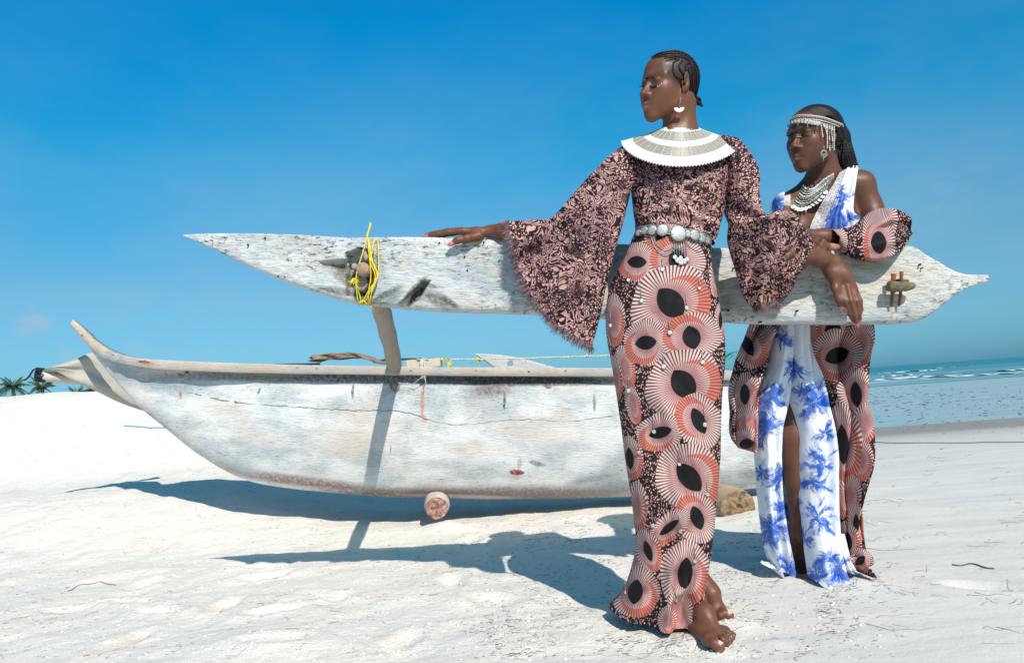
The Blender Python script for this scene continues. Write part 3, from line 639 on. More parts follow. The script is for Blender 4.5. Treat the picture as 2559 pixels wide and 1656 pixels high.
# rails: a plank capping each side, sweeping up into the bow horn
rt = [(182, 799), (208, 822), (229, 846), (260, 868), (293, 884), (335, 893), (390, 898), (487, 903), (600, 907), (700, 910), (850, 913), (1000, 915), (1150, 917), (1300, 918), (1528, 919), (1700, 921), (1820, 925), (1960, 932)]
rb = [(174, 809), (201, 843), (226, 870), (258, 894), (292, 906), (330, 914), (386, 922), (487, 927), (600, 931), (700, 933), (850, 935), (1000, 937), (1150, 939), (1300, 940), (1528, 941), (1700, 944), (1820, 950), (1960, 958)]
RT, RB = cr(rt, 150), cr(rb, 150); RH = np.interp(np.linspace(0, 1, 150), np.linspace(0, 1, len(hb)), hb)
def rail(side, name='rail'):
    V, U = [], []
    for i in range(0 if side < 0 else 45, 150):
        yn = YC + side * (RH[i] + 0.055 * min(1, RH[i] / 0.1)); yf = YC + side * max(RH[i] - 0.05, -0.01)
        yy = YC - (RH[i] + 0.055 * min(1, RH[i] / 0.1))
        a = P(RT[i, 0], RT[i, 1], yy); b = P(RB[i, 0], RB[i, 1], yy)
        wob = 0.004 * math.sin(i * 0.31) + 0.003 * math.sin(i * 0.83)
        r_ = 0.006; h_ = np.linalg.norm(a - b); d = (b - a) / h_
        prof = [(a + d * r_, yn), (a + d * 0.0, yn - side * r_), (a, yf), (b, yf), (b, yn - side * r_), (b - d * r_, yn)]
        for q, y in prof: V.append([q[0], y + side * wob, q[2]])
        for vv in (0, .1, .9, 1.4, 1.2, 1.0): U.append([RT[i, 0] / 1000, (RT[i, 1] + (RB[i, 1] - RT[i, 1]) * vv) / 1000])
    nr = len(V) // 6; F = [tuple(q) for q in grid_faces(nr, 6, True)] + [tuple(range(6)), tuple(range((nr - 1) * 6, nr * 6))[::-1]]
    return mesh(name, V, F, M_rail, boat, uv=U)
rail(-1); rail(1)
M_dark = simple('dark_crack_material', (0.03, 0.035, 0.04), 0.8, 0.4, 60)  # colour of the hull crack, drawn as a thin dark tube
def hull_pt(px, py, off=0.004):
    """point on the near face of the hull seen at photo point"""
    i = np.clip(np.searchsorted(Tc[:, 0], px), 1, ncol - 1); f = (py - Tc[i, 1]) / (Bc[i, 1] - Tc[i, 1])
    row = HV[i][:22]; fr = (HU[i][:22, 1] * 1000 - Tc[i, 1]) / (Bc[i, 1] - Tc[i, 1])
    y = np.interp(f, fr, row[:, 1]); q = P(px, py, y - off); return q
cp = [(487, 985), (560, 1000), (640, 1010), (720, 1014), (790, 1020), (850, 1023), (930, 1025), (1000, 1028), (1050, 1040), (1100, 1056), (1160, 1061), (1220, 1055), (1280, 1048), (1350, 1049), (1420, 1052), (1490, 1044), (1560, 1034)]
cpp = cr(cp, 90); jit = rng.normal(0, 1.1, 90)
MB().tube([hull_pt(p[0], p[1] + j, 0.001) for p, j in zip(cpp, jit)], 0.0015, 4).build('seam_crack', M_dark, hull)
M_knot = simple('plug_wood_material', (0.30, 0.27, 0.24), 0.7, 0.5, 60)
def plug(px, py, r, name='wood_plug', mat=None):
    q = hull_pt(px, py, 0.0); m_ = MB(); t = np.linspace(0, 2 * np.pi, 15)
    for rr in (1.0, 0.6): m_.tube([[q[0] + r * rr * math.cos(a), q[1] - 0.012, q[2] + r * rr * 1.1 * math.sin(a)] for a in t], r * 0.2, 5)
    m_.tube([q + [0, 0.03, 0], q + [0, -0.022, 0]], [r * 0.75, r * 0.55], 10)
    m_.build(name, mat or M_knot, hull)
plug(987, 963, 0.026)
# thwarts and inner floor so that the open hull reads from above
M_grey = simple('grey_board_material', (0.42, 0.38, 0.33), 0.75, 0.35, 14, stretch=(1, 4, 1))
for px in (520, 800, 1250, 1650):
    a = P(px, 932, YC); MB().box([a[0], YC, a[2] - 0.03], [0.06, 0.33 if px > 600 else 0.22, 0.016]).build('thwart', M_grey, boat, smooth=False)

# log rollers under the keel
def log(px, py, r, Y0, Y1, label, c_end, rot=0.0, cols=((0.42, 0.33, 0.25), (0.30, 0.22, 0.16))):
    q = P(px, py, Y0); n = 22; k_ = 16; dx = math.tan(rot)
    Ms = simple('log_bark_material_' + label[:4], cols[0], 0.85, 0.5, 22, c2=cols[1], bump=0.012)
    Me = simple('log_end_material_' + label[:4], c_end[0], 0.9, 0.6, 45, c2=c_end[1], bump=0.012)
    root = empty('log_roller', [q[0], Y0, ground_z(q[0], Y0)], label, 'log', 'log rollers under the hull')
    V = []; t = np.linspace(0, 1, k_); th = np.linspace(0, 2 * np.pi, n, endpoint=False)
    for tt in t:
        y = Y0 + (Y1 - Y0) * tt; rr = r * (0.90 + 0.10 * min(1, tt * 9)) * (1 + 0.05 * math.sin(tt * 9))
        for a in th:
            k2 = 1 + 0.10 * fbm(np.array(np.cos(a) * 1.5 + 4), np.array(np.sin(a) * 1.5 + tt * 4), 3, int(px)) * 2
            V.append([q[0] + dx * (y - Y0) + rr * k2 * math.cos(a), y, q[2] + rr * k2 * math.sin(a) * 0.95])
    mesh('log_body', V, [tuple(x) for x in grid_faces(k_, n, True, flip=True)] + [tuple(range((k_ - 1) * n, k_ * n))], Ms, root)
    # broken, pitted end grain
    V = [[q[0], Y0 + 0.01, q[2]]]; F = []
    for j, fr in enumerate((0.25, 0.5, 0.75, 1.0)):
        for i, a in enumerate(th):
            b = np.array(V[0]); e_ = np.array([q[0] + 0 + r * 0.9 * (1 + 0.2 * fbm(np.array(np.cos(a) * 1.5 + 4), np.array(np.sin(a) * 1.5), 3, int(px))) * math.cos(a), Y0, q[2] + r * 0.86 * math.sin(a)])
            pnt = np.array([q[0], Y0, q[2]]) * (1 - fr) + e_ * fr; pnt[1] += (0.022 * fbm(np.array(pnt[0] * 60), np.array(pnt[2] * 60), 3, 4) * 2 - 0.006 * (1 - fr)); V.append(pnt)
    for i in range(n):
        F.append((0, 1 + i, 1 + (i + 1) % n))
        for j in range(3): F.append((1 + j * n + i, 1 + (j + 1) * n + i, 1 + (j + 1) * n + (i + 1) % n, 1 + j * n + (i + 1) % n))
    mesh('log_end', V, F, Me, root, smooth=False); adopt(root)
log(1091, 1269, 0.072, 4.62, 5.6, 'small pale log roller with a crumbling reddish end, under the middle of the hull', ((0.50, 0.30, 0.24), (0.13, 0.06, 0.04)), -0.09, ((0.62, 0.52, 0.46), (0.45, 0.36, 0.32)))
log(1846, 1268, 0.104, 4.32, 5.2, 'large brown log roller with a hollowed end, under the hull between the two women', ((0.36, 0.25, 0.14), (0.10, 0.06, 0.035)), -0.16, ((0.46, 0.33, 0.22), (0.30, 0.20, 0.12)))

# things lying on the rail
M_card = simple('cardboard_material', (0.34, 0.25, 0.18), 0.85, 0.4, 14, c2=(0.22, 0.15, 0.11))
yr = 4.78
card = empty('folded_cardboard', P(870, 910, yr), 'flattened brown cardboard box folded in layers on the boat rail, left of the upright pole', 'cardboard')
for j, (off, up) in enumerate(((0, 0), (4, 5), (9, 10), (2, 15))):
    pts = [(781 + off, 905 - up * 0.55), (800, 899 - up * 0.6), (850, 897 - up * 0.75), (895, 894 - up * 0.55), (930, 903 - up * 0.3), (958 - off, 911 - up * .1)]; c_ = cr(pts, 26)
    V = []
    for dy, dz in ((-0.10, 0), (-0.10, 0.006), (0.2, 0.012), (0.2, 0.006)):
        for i, p_ in enumerate(c_):
            q = P(p_[0], p_[1], yr); V.append([q[0], yr + dy + 0.01 * math.sin(i * .9 + j), q[2] + dz * (1 + .3 * math.sin(i * 1.3 + j))])
    F = []
    for a in range(4):
        b = (a + 1) % 4
        for i in range(25): F.append((a * 26 + i, a * 26 + i + 1, b * 26 + i + 1, b * 26 + i))
    F += [(0, 26, 52, 78), (25, 103, 77, 51)]
    mesh('cardboard_sheet', V, F, M_card, card, smooth=False)
adopt(card)
M_rod = simple('dark_pole_material', (0.02, 0.03, 0.05), 0.5, 0.3, 40)
tag(MB().tube([P(935, 905, 4.9), P(960, 899, 4.95), P(1010, 897, 4.97), P(1098, 897, 4.98)], 0.007, 7).build('thin_dark_pole', M_rod), 'thin dark pole lying along the boat behind the upright support', 'pole')
tag(MB().tube([P(640, 913, 4.9), P(720, 910, 4.9), P(800, 909, 4.92)], 0.006, 7).build('thin_dark_pole', M_rod), 'short dark pole end showing left of the folded cardboard', 'pole')
bl = MB(); a = P(1014, 900, 4.72); b = P(1101, 917, 4.72); c_ = (a + b) / 2; bl.box([c_[0], 4.78, c_[2] + 0.001], [abs(b[0] - a[0]) / 2, 0.07, abs(a[2] - b[2]) / 2 - .001])
M_block = simple('block_wood_material', (0.62, 0.52, 0.40), 0.7, 0.25, 12, stretch=(1, 1, 9))
blk = bl.build('wood_block', M_block, smooth=False); tag(blk, 'short pale wood block lashed on the rail with white string', 'block')
bv = blk.modifiers.new('bevel', 'BEVEL'); bv.width = 0.004
M_str = simple('white_string_material', (0.55, 0.56, 0.50), 0.8, 0.3, 90)
ms = MB()
for j in range(7):
    x = 1052 + j * 1.6 + rng.uniform(-1, 1); ms.tube([P(x + 3, 897, 4.85), P(x, 897, 4.70), P(x - 1, 905, 4.695), P(x + rng.uniform(-3, 3), 925, 4.62), P(x + rng.uniform(-2, 3), 942, 4.615), P(x, 946, 4.66)], 0.0028, 5)
ms.tube([P(1062, 938, 4.61), P(1048, 946, 4.61), P(1038, 955, 4.62), P(1026, 960, 4.64)], 0.002, 4); ms.tube([P(1061, 940, 4.61), P(1064, 955, 4.61), P(1060, 968, 4.62)], 0.0025, 4)
ms.tube([P(1050, 897, 4.7), P(1040, 895, 4.7), P(1046, 899, 4.7), P(1060, 894, 4.7), P(1072, 897, 4.7)], 0.0025, 4)
tag(ms.build('string_lashing', M_str), 'white string wound round the block and the rail', 'string')
# broken painted plank tip with a square hole
M_plank = white_wood('far_plank_material', [], mossy=0.8, base=(0.55, 0.56, 0.54), grain=(3, 30, 1))
ot = cr([(1189, 884), (1240, 886), (1290, 893), (1340, 905), (1400, 922)], 50); ob = cr([(1190, 888), (1204, 897), (1220, 908), (1236, 920), (1260, 932)], 50)
o_, X_ = lens('weathered_plank', [(p[0], p[1]) for p in ot[::7]], [(p[0], p[1]) for p in ob[::7]], [5.0] * 8, [0.03] * 8, M_plank, ns=60, nv=44, e=9)
tag(o_, 'pointed grey plank with a square hole, sticking up behind the rail', 'plank')
V_ = X_.reshape(-1, 3); msk = []
pa, pb = P(1269, 903, 5.0), P(1282, 914, 5.0)
me_ = o_.data; cen = np.array([p.center[:] for p in me_.polygons]); kill = np.where((cen[:, 0] > pa[0]) & (cen[:, 0] < pb[0]) & (cen[:, 2] < pa[2]) & (cen[:, 2] > pb[2]))[0]
import bmesh
bm = bmesh.new(); bm.from_mesh(me_); bm.faces.ensure_lookup_table(); bmesh.ops.delete(bm, geom=[bm.faces[i] for i in kill], context='FACES'); bm.to_mesh(me_); bm.free()
# yellow line with knots
M_yel = simple('yellow_rope_material', (0.78, 0.62, 0.04), 0.6, 0.25, 200); M_pyel = simple('faded_yellow_line_material', (0.72, 0.66, 0.36), 0.7, 0.3, 150)
rp_ = MB(); L_ = cr([(1101, 897), (1194, 897), (1300, 895), (1400, 892), (1524, 888), (1660, 886), (1800, 885)], 90)
tt = np.linspace(0, 55, 90)
for ph in (0, math.pi): rp_.tube([P(p[0], p[1], 4.80) + 0.0022 * np.array([0, math.cos(a * 6 + ph), math.sin(a * 6 + ph)]) for p, a in zip(L_, tt)], 0.0032, 5)
yr_ = rp_.build('yellow_line', M_pyel); tag(yr_, 'long thin yellow line stretched above the rail of the hull', 'rope')
def knot(px, py, r, Y, mat, parent, n=46, seed=0, name='knot'):
    r_ = np.random.default_rng(seed); c_ = P(px, py, Y); m_ = MB()
    pts = [c_ + r * r_.normal(0, 0.55, 3) * [1, 0.6, 0.8] for _ in range(n // 4)]
    m_.tube(cr(pts, n), 0.0036, 5)
    for _ in range(9): d = r_.normal(0, 1, 3); m_.tube([c_, c_ + d * r * 0.5, c_ + d * r + [0, 0, -r * .2]], [0.003, 0.002, 0.001], 3)
    m_.build(name, mat, parent)
knot(1108, 899, 0.022, 4.78, M_yel, yr_, seed=1); knot(1126, 912, 0.018, 4.77, M_yel, yr_, seed=2); knot(1194, 899, 0.016, 4.80, M_yel, yr_, seed=3); knot(1466, 889, 0.008, 4.8, M_pyel, yr_, seed=4)
M_grn = simple('green_twine_material', (0.05, 0.42, 0.32), 0.6, 0.3, 150)
gm = MB(); c_ = P(1818, 889, 4.75)
for s_ in range(3):
    gm.tube([c_ + [0.028 * math.cos(a) * (1 + .2 * s_) + .012 * s_, 0.01 * s_, 0.024 * math.sin(a + s_)] for a in np.linspace(0, 6.3, 16)], 0.003, 5)
gm.tube([P(1800, 890, 4.75), P(1818, 882, 4.74), P(1840, 876, 4.76), P(1870, 872, 4.8)], 0.003, 5); gm.tube([P(1818, 900, 4.72), P(1814, 912, 4.7), P(1822, 922, 4.68)], 0.003, 5)
tag(gm.build('green_twine', M_grn), 'green twine looped on the rail between the two women', 'twine')

# furled sail on its spar, behind the bow
M_sail = simple('grey_sailcloth_material', (0.46, 0.44, 0.38), 0.85, 0.3, 7, c2=(0.34, 0.32, 0.27))
M_spar = simple('pale_spar_material', (0.66, 0.58, 0.48), 0.6, 0.3, 18, stretch=(1, 6, 6)); M_navy = simple('navy_cord_material', (0.012, 0.018, 0.04), 0.7, 0.3, 50)
sroot = empty('furled_sail', P(300, 1000, 5.4), 'grey sailcloth wrapped round a pale spar and stretched behind the bow', 'sail')
a, b = P(90, 938, 5.15), P(360, 962, 5.75)
MB().tube([a + (b - a) * t for t in np.linspace(0, 1, 8)], [0.031, 0.034, 0.036, 0.038, 0.04, 0.04, 0.04, 0.04], 18).build('spar', M_spar, sroot)
def sfold(s_, v, sg): return 0.012 * np.sin(v * 9 + s_ * 6) * np.sin(np.pi * s_) + 0.05 * (v - 0.5) * s_ + 0.018 * np.exp(-((v - .35 - .3 * s_) / .06) ** 2) * (1 - s_)
lens('sail_cloth', [(107, 922), (140, 913), (195, 895), (238, 881), (290, 905), (350, 940)], [(112, 934), (145, 930), (186, 953), (235, 976), (300, 1008), (374, 1033)], [5.22, 5.22, 5.27, 5.32, 5.40, 5.48], [0.05, 0.06, 0.05, 0.04, 0.035, 0.02], M_sail, sroot, ns=90, nv=40, fold=sfold)
cm = MB()
for j in range(4):
    c_ = P(97 + j * 4, 937, 5.17); cm.tube([c_ + [0.004 * math.sin(t * 2 + j), -0.042 * math.cos(t), 0.042 * math.sin(t)] for t in np.linspace(0, 6.3, 16)], 0.0065, 5)
cm.tube([P(104, 921, 5.12), P(93, 919, 5.11), P(82, 925, 5.11), P(75, 937, 5.12), P(66, 947, 5.13), P(59, 950, 5.13)], 0.006, 5)
cm.tube([P(106, 920, 5.12), P(98, 925, 5.1), P(88, 922, 5.11)], 0.005, 5)
cm.build('cord', M_navy, sroot); gm2 = MB(); gm2.tube([P(112, 921, 5.11), P(120, 926, 5.1), P(128, 921, 5.1), P(134, 927, 5.1)], 0.004, 4); gm2.build('green_tie', M_grn, sroot)
adopt(sroot)

# ================================================================ OUTRIGGER FLOAT
fl_st = [(1043, 738, 13, 44, .75, (0.02, 0.02, 0.015), .95, .5), (868, 668, 66, 11, .10, (0.10, 0.09, 0.06), .9, .6), (880, 690, 60, 14, .45, (0.16, 0.13, 0.08), .9, .6), (1120, 752, 46, 12, .6, (0.06, 0.065, 0.04), .9, .7), (965, 735, 60, 12, -.5, (0.07, 0.08, 0.06), .85, .7), (820, 725, 60, 8, .3, (0.10, 0.11, 0.08), .8, .8), (905, 712, 34, 60, 0, (0.05, 0.05, 0.04), .9, .6), (870, 700, 70, 20, .5, (0.15, 0.13, 0.09), .7, .6), (865, 730, 80, 14, .25, (0.10, 0.11, 0.09), .7, .8), (1090, 748, 60, 22, .45, (0.09, 0.10, 0.07), .8, .8), (1035, 722, 60, 10, -.8, (0.12, 0.12, 0.08), .9, .6), (1072, 712, 30, 8, .3, (0.12, 0.12, 0.08), .8, .6), (985, 735, 44, 22, -.7, (0.16, 0.17, 0.14), .6, .8), (930, 755, 50, 10, .1, (0.16, 0.16, 0.13), .7, .7), (940, 640, 30, 40, 0, (0.3, 0.33, 0.33), .5, .8), (1345, 700, 30, 70, 0, (0.40, 0.44, 0.45), .5, .8), (2170, 662, 75, 26, .08, (0.08, 0.09, 0.045), .95, .7), (2140, 700, 70, 16, .2, (0.18, 0.17, 0.10), .6, .8), (2215, 640, 40, 12, .1, (0.14, 0.14, 0.09), .6, .8), (1815, 750, 30, 30, .4, (0.14, 0.15, 0.09), .6, .8), (1800, 715, 18, 26, 0, (0.14, 0.15, 0.09), .6, .8), (1930, 790, 60, 10, .1, (0.20, 0.20, 0.14), .5, .8), (2228, 780, 5, 26, 0, (0.45, 0.28, 0.06), .8, .6), (2060, 740, 90, 10, .1, (0.34, 0.33, 0.24), .4, .8), (2210, 700, 300, 120, 0, (0.58, 0.52, 0.40), .6, .9), (1880, 720, 260, 100, 0, (0.50, 0.47, 0.38), .5, .9), (2225, 715, 10, 8, 0, (0.05, 0.04, 0.03), .9, .4)]  # slot and gouge coloured darker, among moss and other marks
k_fl = white_wood('weathered_float_material', fl_st, mossy=0.9, grain=(2.4, 17, 1), base=(0.58, 0.595, 0.58))
ft = [(461, 587), (490, 587), (540, 586.5), (584, 586.5), (650, 588), (717, 590), (790, 593), (856, 597), (911, 598), (1000, 597), (1100, 597), (1200, 599), (1300, 603), (1400, 608), (1526, 613), (1650, 618), (1778, 623), (1900, 626), (2020, 628), (2120, 627), (2190, 624), (2240, 619), (2262, 619), (2276, 624), (2301, 642), (2342, 667), (2369, 678), (2396, 686), (2424, 688), (2461, 688.5)]
fb = [(461, 590.5), (495, 605), (551, 631), (590, 651), (634, 672), (717, 705), (800, 734), (856, 751), (911, 761), (1000, 769), (1100, 777.5), (1200, 781), (1300, 784), (1400, 788), (1526, 796), (1650, 800), (1778, 803), (1900, 809), (2020, 810), (2120, 810), (2190, 809.5), (2240, 808), (2276, 806), (2296, 798), (2318, 782), (2355, 754), (2375, 740), (2396, 727), (2424, 716), (2462, 706)]
n_ = len(ft); YFL = 2.76
fD = [YFL - 0.06 * i / (n_ - 1) for i in range(n_)]; fw = [0.008, 0.02, 0.032, 0.042, 0.05] + [0.056] * (n_ - 9) + [0.045, 0.034, 0.026, 0.022]
def notch(PX, PY):
    """carved recesses in the near face, in photo points"""
    d = 0 * PX
    # wedge slot where the support enters
    u = (PX - 805) / 128.0; up = 658 - 12 * u; lo = 662 + 62 * np.clip(u, 0, 1) + 6 * np.sin(u * 9)
    m_ = sstep(0, 3, PY - up) * sstep(0, 3, lo - PY) * sstep(0, 0.03, u) * sstep(0, 0.02, 1.0 - u); d = d + m_ * (0.012 + 0.05 * np.clip(u, 0, 1))
    u = (PX - 872) / 68.0; m_ = sstep(0, 3, PY - (625 + 20 * np.abs(u - .6))) * sstep(0, 3, 745 - PY) * sstep(0, .06, u) * sstep(0, .06, 1 - u); d = np.maximum(d, m_ * 0.06)
    # slanting gouge at the lower edge
    u = (772 - PY) / 68.0; xc = 1012 + 62 * u; w_ = 20 * (1 - 0.55 * u); m_ = sstep(1.0, 0.75, np.abs(PX - xc) / w_) * sstep(1.0, 0.93, u); d = np.maximum(d, m_ * 0.045)
    m2 = sstep(1.0, 0.2, np.abs(PX - xc - 45) / 42) * sstep(0.9, 0.3, u); d = d + 0.010 * m2
    return d
def ffold(s_, v, sg):
    if sg > 0: return 0.004 * fbm(s_ * 40, v * 4, 3, 77)
    Lc = cr(ft, ff_ns); Rc = cr(fb, ff_ns); px = Lc[:, :1] * (1 - v[0]) + Rc[:, :1] * v[0]; py = Lc[:, 1:] * (1 - v[0]) + Rc[:, 1:] * v[0]
    amp = np.minimum(1, np.minimum(s_, 1 - s_) * 12)
    return notch(px, py) + amp * (0.010 * fbm(px / 60, py / 26, 4, 12) + 0.006 * fbm(px / 22, py / 9, 3, 17))
ff_ns = 900
flo, FX = lens('float_body', ft, fb, fD, fw, k_fl, ns=ff_ns, nv=110, e=7, fold=ffold)
froot = empty('outrigger_float', P(1300, 700, YFL), 'long whitewashed outrigger plank with a pointed left end, held up in front of the boat', 'outrigger')
flo.name = 'float_body'; flo.parent = froot; froot.name = 'outrigger_float'
me_ = flo.data
FC = FX.reshape(-1, 3)
capv = [i for i in range(FX.shape[1])]; bm = bmesh.new(); bm.from_mesh(me_); bm.verts.ensure_lookup_table()
for base in (0, (ff_ns - 1) * FX.shape[1]):
    try: bm.faces.new([bm.verts[base + i] for i in capv])
    except Exception: pass
bm.to_mesh(me_); bm.free()
YF = lambda px: YFL - 0.06 * (px - 461) / 2000 - 0.056
M_hole = simple('nail_hole_material', (0.015, 0.015, 0.015), 0.9, 0.2, 30)
hm = MB()
for px, py, r in [(663, 595, 2.4), (620, 612, 2.2), (527, 600, 1.2), (1098, 607, 2.2), (1209, 606, 2.2), (1161, 642, 2.4), (1247, 652, 1.8), (1168, 676, 2.2), (1833, 670, 1.8), (1820, 776, 2.4), (1992, 777, 2.4), (1901, 804, 2.2), (2299, 661, 2.2), (2304, 670, 1.6), (695, 691, 1.6), (712, 692, 1.3), (560, 593, 1.0)]:
    q = P(px, py, YF(px) - 0.0); hm.tube([q + [0, 0.02, 0], q + [0, -0.0055, 0]], r * 0.00138, 10)
tag(hm.build('nail_hole', M_hole, flo), None, None, None, 'stuff')
# support pole ends, wedges and the yellow lashing in the slot
M_pole = simple('grey_pole_material', (0.40, 0.35, 0.28), 0.8, 0.45, 40, c2=(0.22, 0.19, 0.15), stretch=(4, 4, 0.6), bump=0.004)
M_end = simple('cut_end_material', (0.46, 0.30, 0.17), 0.8, 0.35, 50, c2=(0.24, 0.15, 0.09)); M_red = simple('red_wood_material', (0.20, 0.06, 0.035), 0.7, 0.4, 40)
def stub(px, py, r, y0, y1, mat, name, flat=1.0):
    q = P(px, py, y0); return MB().tube([[q[0], y1, q[2]], [q[0], y0 + .004, q[2]], [q[0], y0, q[2]]], [r, r, r * 0.86], 14, flat=flat).build(name, mat, froot)
s1 = stub(906, 672, 0.0235, 2.655, 2.84, M_pole, 'crossbeam_end'); q = P(906, 672, 2.654); MB().tube([q, q + [0, -0.003, 0]], [0.021, 0.020], 14).build('cut_face', M_end, s1)
stub(935, 677, 0.015, 2.675, 2.84, M_red, 'peg'); stub(903, 707, 0.021, 2.69, 2.84, M_pole, 'peg', 1.3); stub(885, 665, 0.011, 2.69, 2.84, M_pole, 'peg'); stub(932, 702, 0.011, 2.68, 2.84, M_red, 'peg')
MB().tube([P(916, 632, 2.70), P(926, 655, 2.672), P(935, 670, 2.70)], [0.008, 0.014, 0.009], 7).build('wedge', M_red, froot)
MB().tube([P(908, 626, 2.695), P(916, 645, 2.675), P(917, 658, 2.70)], [0.006, 0.010, 0.007], 7).build('wedge', M_pole, froot)
ym = MB()
def strand(pts, r=0.0021): ym.tube(cr([P(a, b, y) for a, b, y in pts], 20), r, 5)
tp = (918, 598)
for a, b, c2, d in [(916, 899, 890, 896), (919, 925, 938, 925), (920, 932, 944, 912), (935, 925, 927, 920), (944, 946, 944, 922), (921, 930, 943, 905)]:
    strand([(a, 596, 2.76), (a, 597, 2.688), ((a + b) / 2, 628, 2.668), (b, 655, 2.655), (c2, 690, 2.655), ((c2 + d) / 2 - 2, 725, 2.665), (d, 757, 2.688), (d + 2, 762, 2.76)])
strand([(890, 690, 2.66), (893, 720, 2.67), (901, 745, 2.68), (898, 760, 2.69)]); strand([(944, 690, 2.66), (934, 715, 2.67), (915, 742, 2.68), (896, 759, 2.69)]); strand([(898, 757, 2.685), (910, 752, 2.68), (916, 760, 2.69)], 0.003)
strand([(925, 597, 2.70), (935, 596, 2.69), (946, 597, 2.70)])
for _ in range(4): strand([(917, 600, 2.70), (918 + rng.uniform(-2, 2), 585, 2.70), (923 + rng.uniform(-2, 2), 570, 2.70), (925 + rng.uniform(-2, 2), 555 + rng.uniform(-2, 6), 2.70)], 0.0022)
strand([(920, 760, 2.70), (930, 770, 2.71), (935, 778, 2.74)])
lash = ym.build('yellow_lashing', M_yel); tag(lash, 'bright yellow twine bound round the plank near its pointed end', 'rope')
knot(884, 703, 0.012, 2.67, M_yel, lash, seed=8)
# support pole from the float down to the boat
pp = cr([(938, 735), (950, 768), (958, 790), (968, 830), (978, 870), (985, 912), (990, 935)], 40); yy = lin([2.80, 2.88, 3.0, 3.5, 4.1, 4.62, 4.8], 40)
px_ = lin([23, 23, 23, 22, 20, 19, 19], 40)
pts = P(pp[:, 0], pp[:, 1], yy); rad = px_ / FPX * yy * (1 + 0.04 * np.sin(np.arange(40) * .7))
pl = MB().tube(pts, rad, 16).build('outrigger_support', M_pole); tag(pl, 'curved grey branch that carries the outrigger plank up from the hull', 'pole')
gm3 = MB(); c_ = pts[5]
for j in range(2): gm3.tube([pts[4 + j] + rad[5] * 1.02 * np.array([math.cos(t), math.sin(t), 0.12 * math.sin(t)]) for t in np.linspace(0, 6.3, 18)], 0.005, 5)
gm3.build('green_binding', M_grn, pl)
# peg with two rusty rods at the right end
M_moss = simple('mossy_wedge_material', (0.20, 0.17, 0.09), 0.85, 0.6, 40, c2=(0.07, 0.06, 0.035), bump=0.006); M_rst = simple('rusty_rod_material', (0.24, 0.07, 0.025), 0.8, 0.5, 60)
yk = YF(2250)
w_ = MB(); c_ = cr([(2219, 714), (2235, 716), (2255, 716), (2272, 715), (2286, 711)], 12)
w_.tube([P(p[0], p[1], yk - 0.035) for p in c_], [0.016, 0.019, 0.018, 0.017, 0.018, 0.017, 0.016, 0.017, 0.015, 0.013, 0.011, 0.006], 9); wd = w_.build('wedge_peg', M_moss, froot)
MB().tube([P(2235, 703, yk + 0.01), P(2252, 702, yk - 0.02), P(2268, 702, yk + .01)], [0.006, 0.008, 0.006], 6).build('wedge_peg', M_moss, froot)
MB().tube([P(2233, 684, yk - 0.03), P(2232, 710, yk - 0.028), P(2229, 740, yk - 0.012), P(2228, 766, yk - 0.004)], [0.0085, 0.006, 0.0055, 0.004], 7).build('rusty_rod', M_rst, froot)
MB().tube([P(2253, 678, yk - 0.03), P(2252, 700, yk - 0.028), P(2250, 735, yk - 0.014), P(2247, 764, yk - 0.004)], [0.0065, 0.005, 0.0055, 0.004], 7).build('rusty_rod', M_rst, froot)
adopt(froot); adopt(boat)
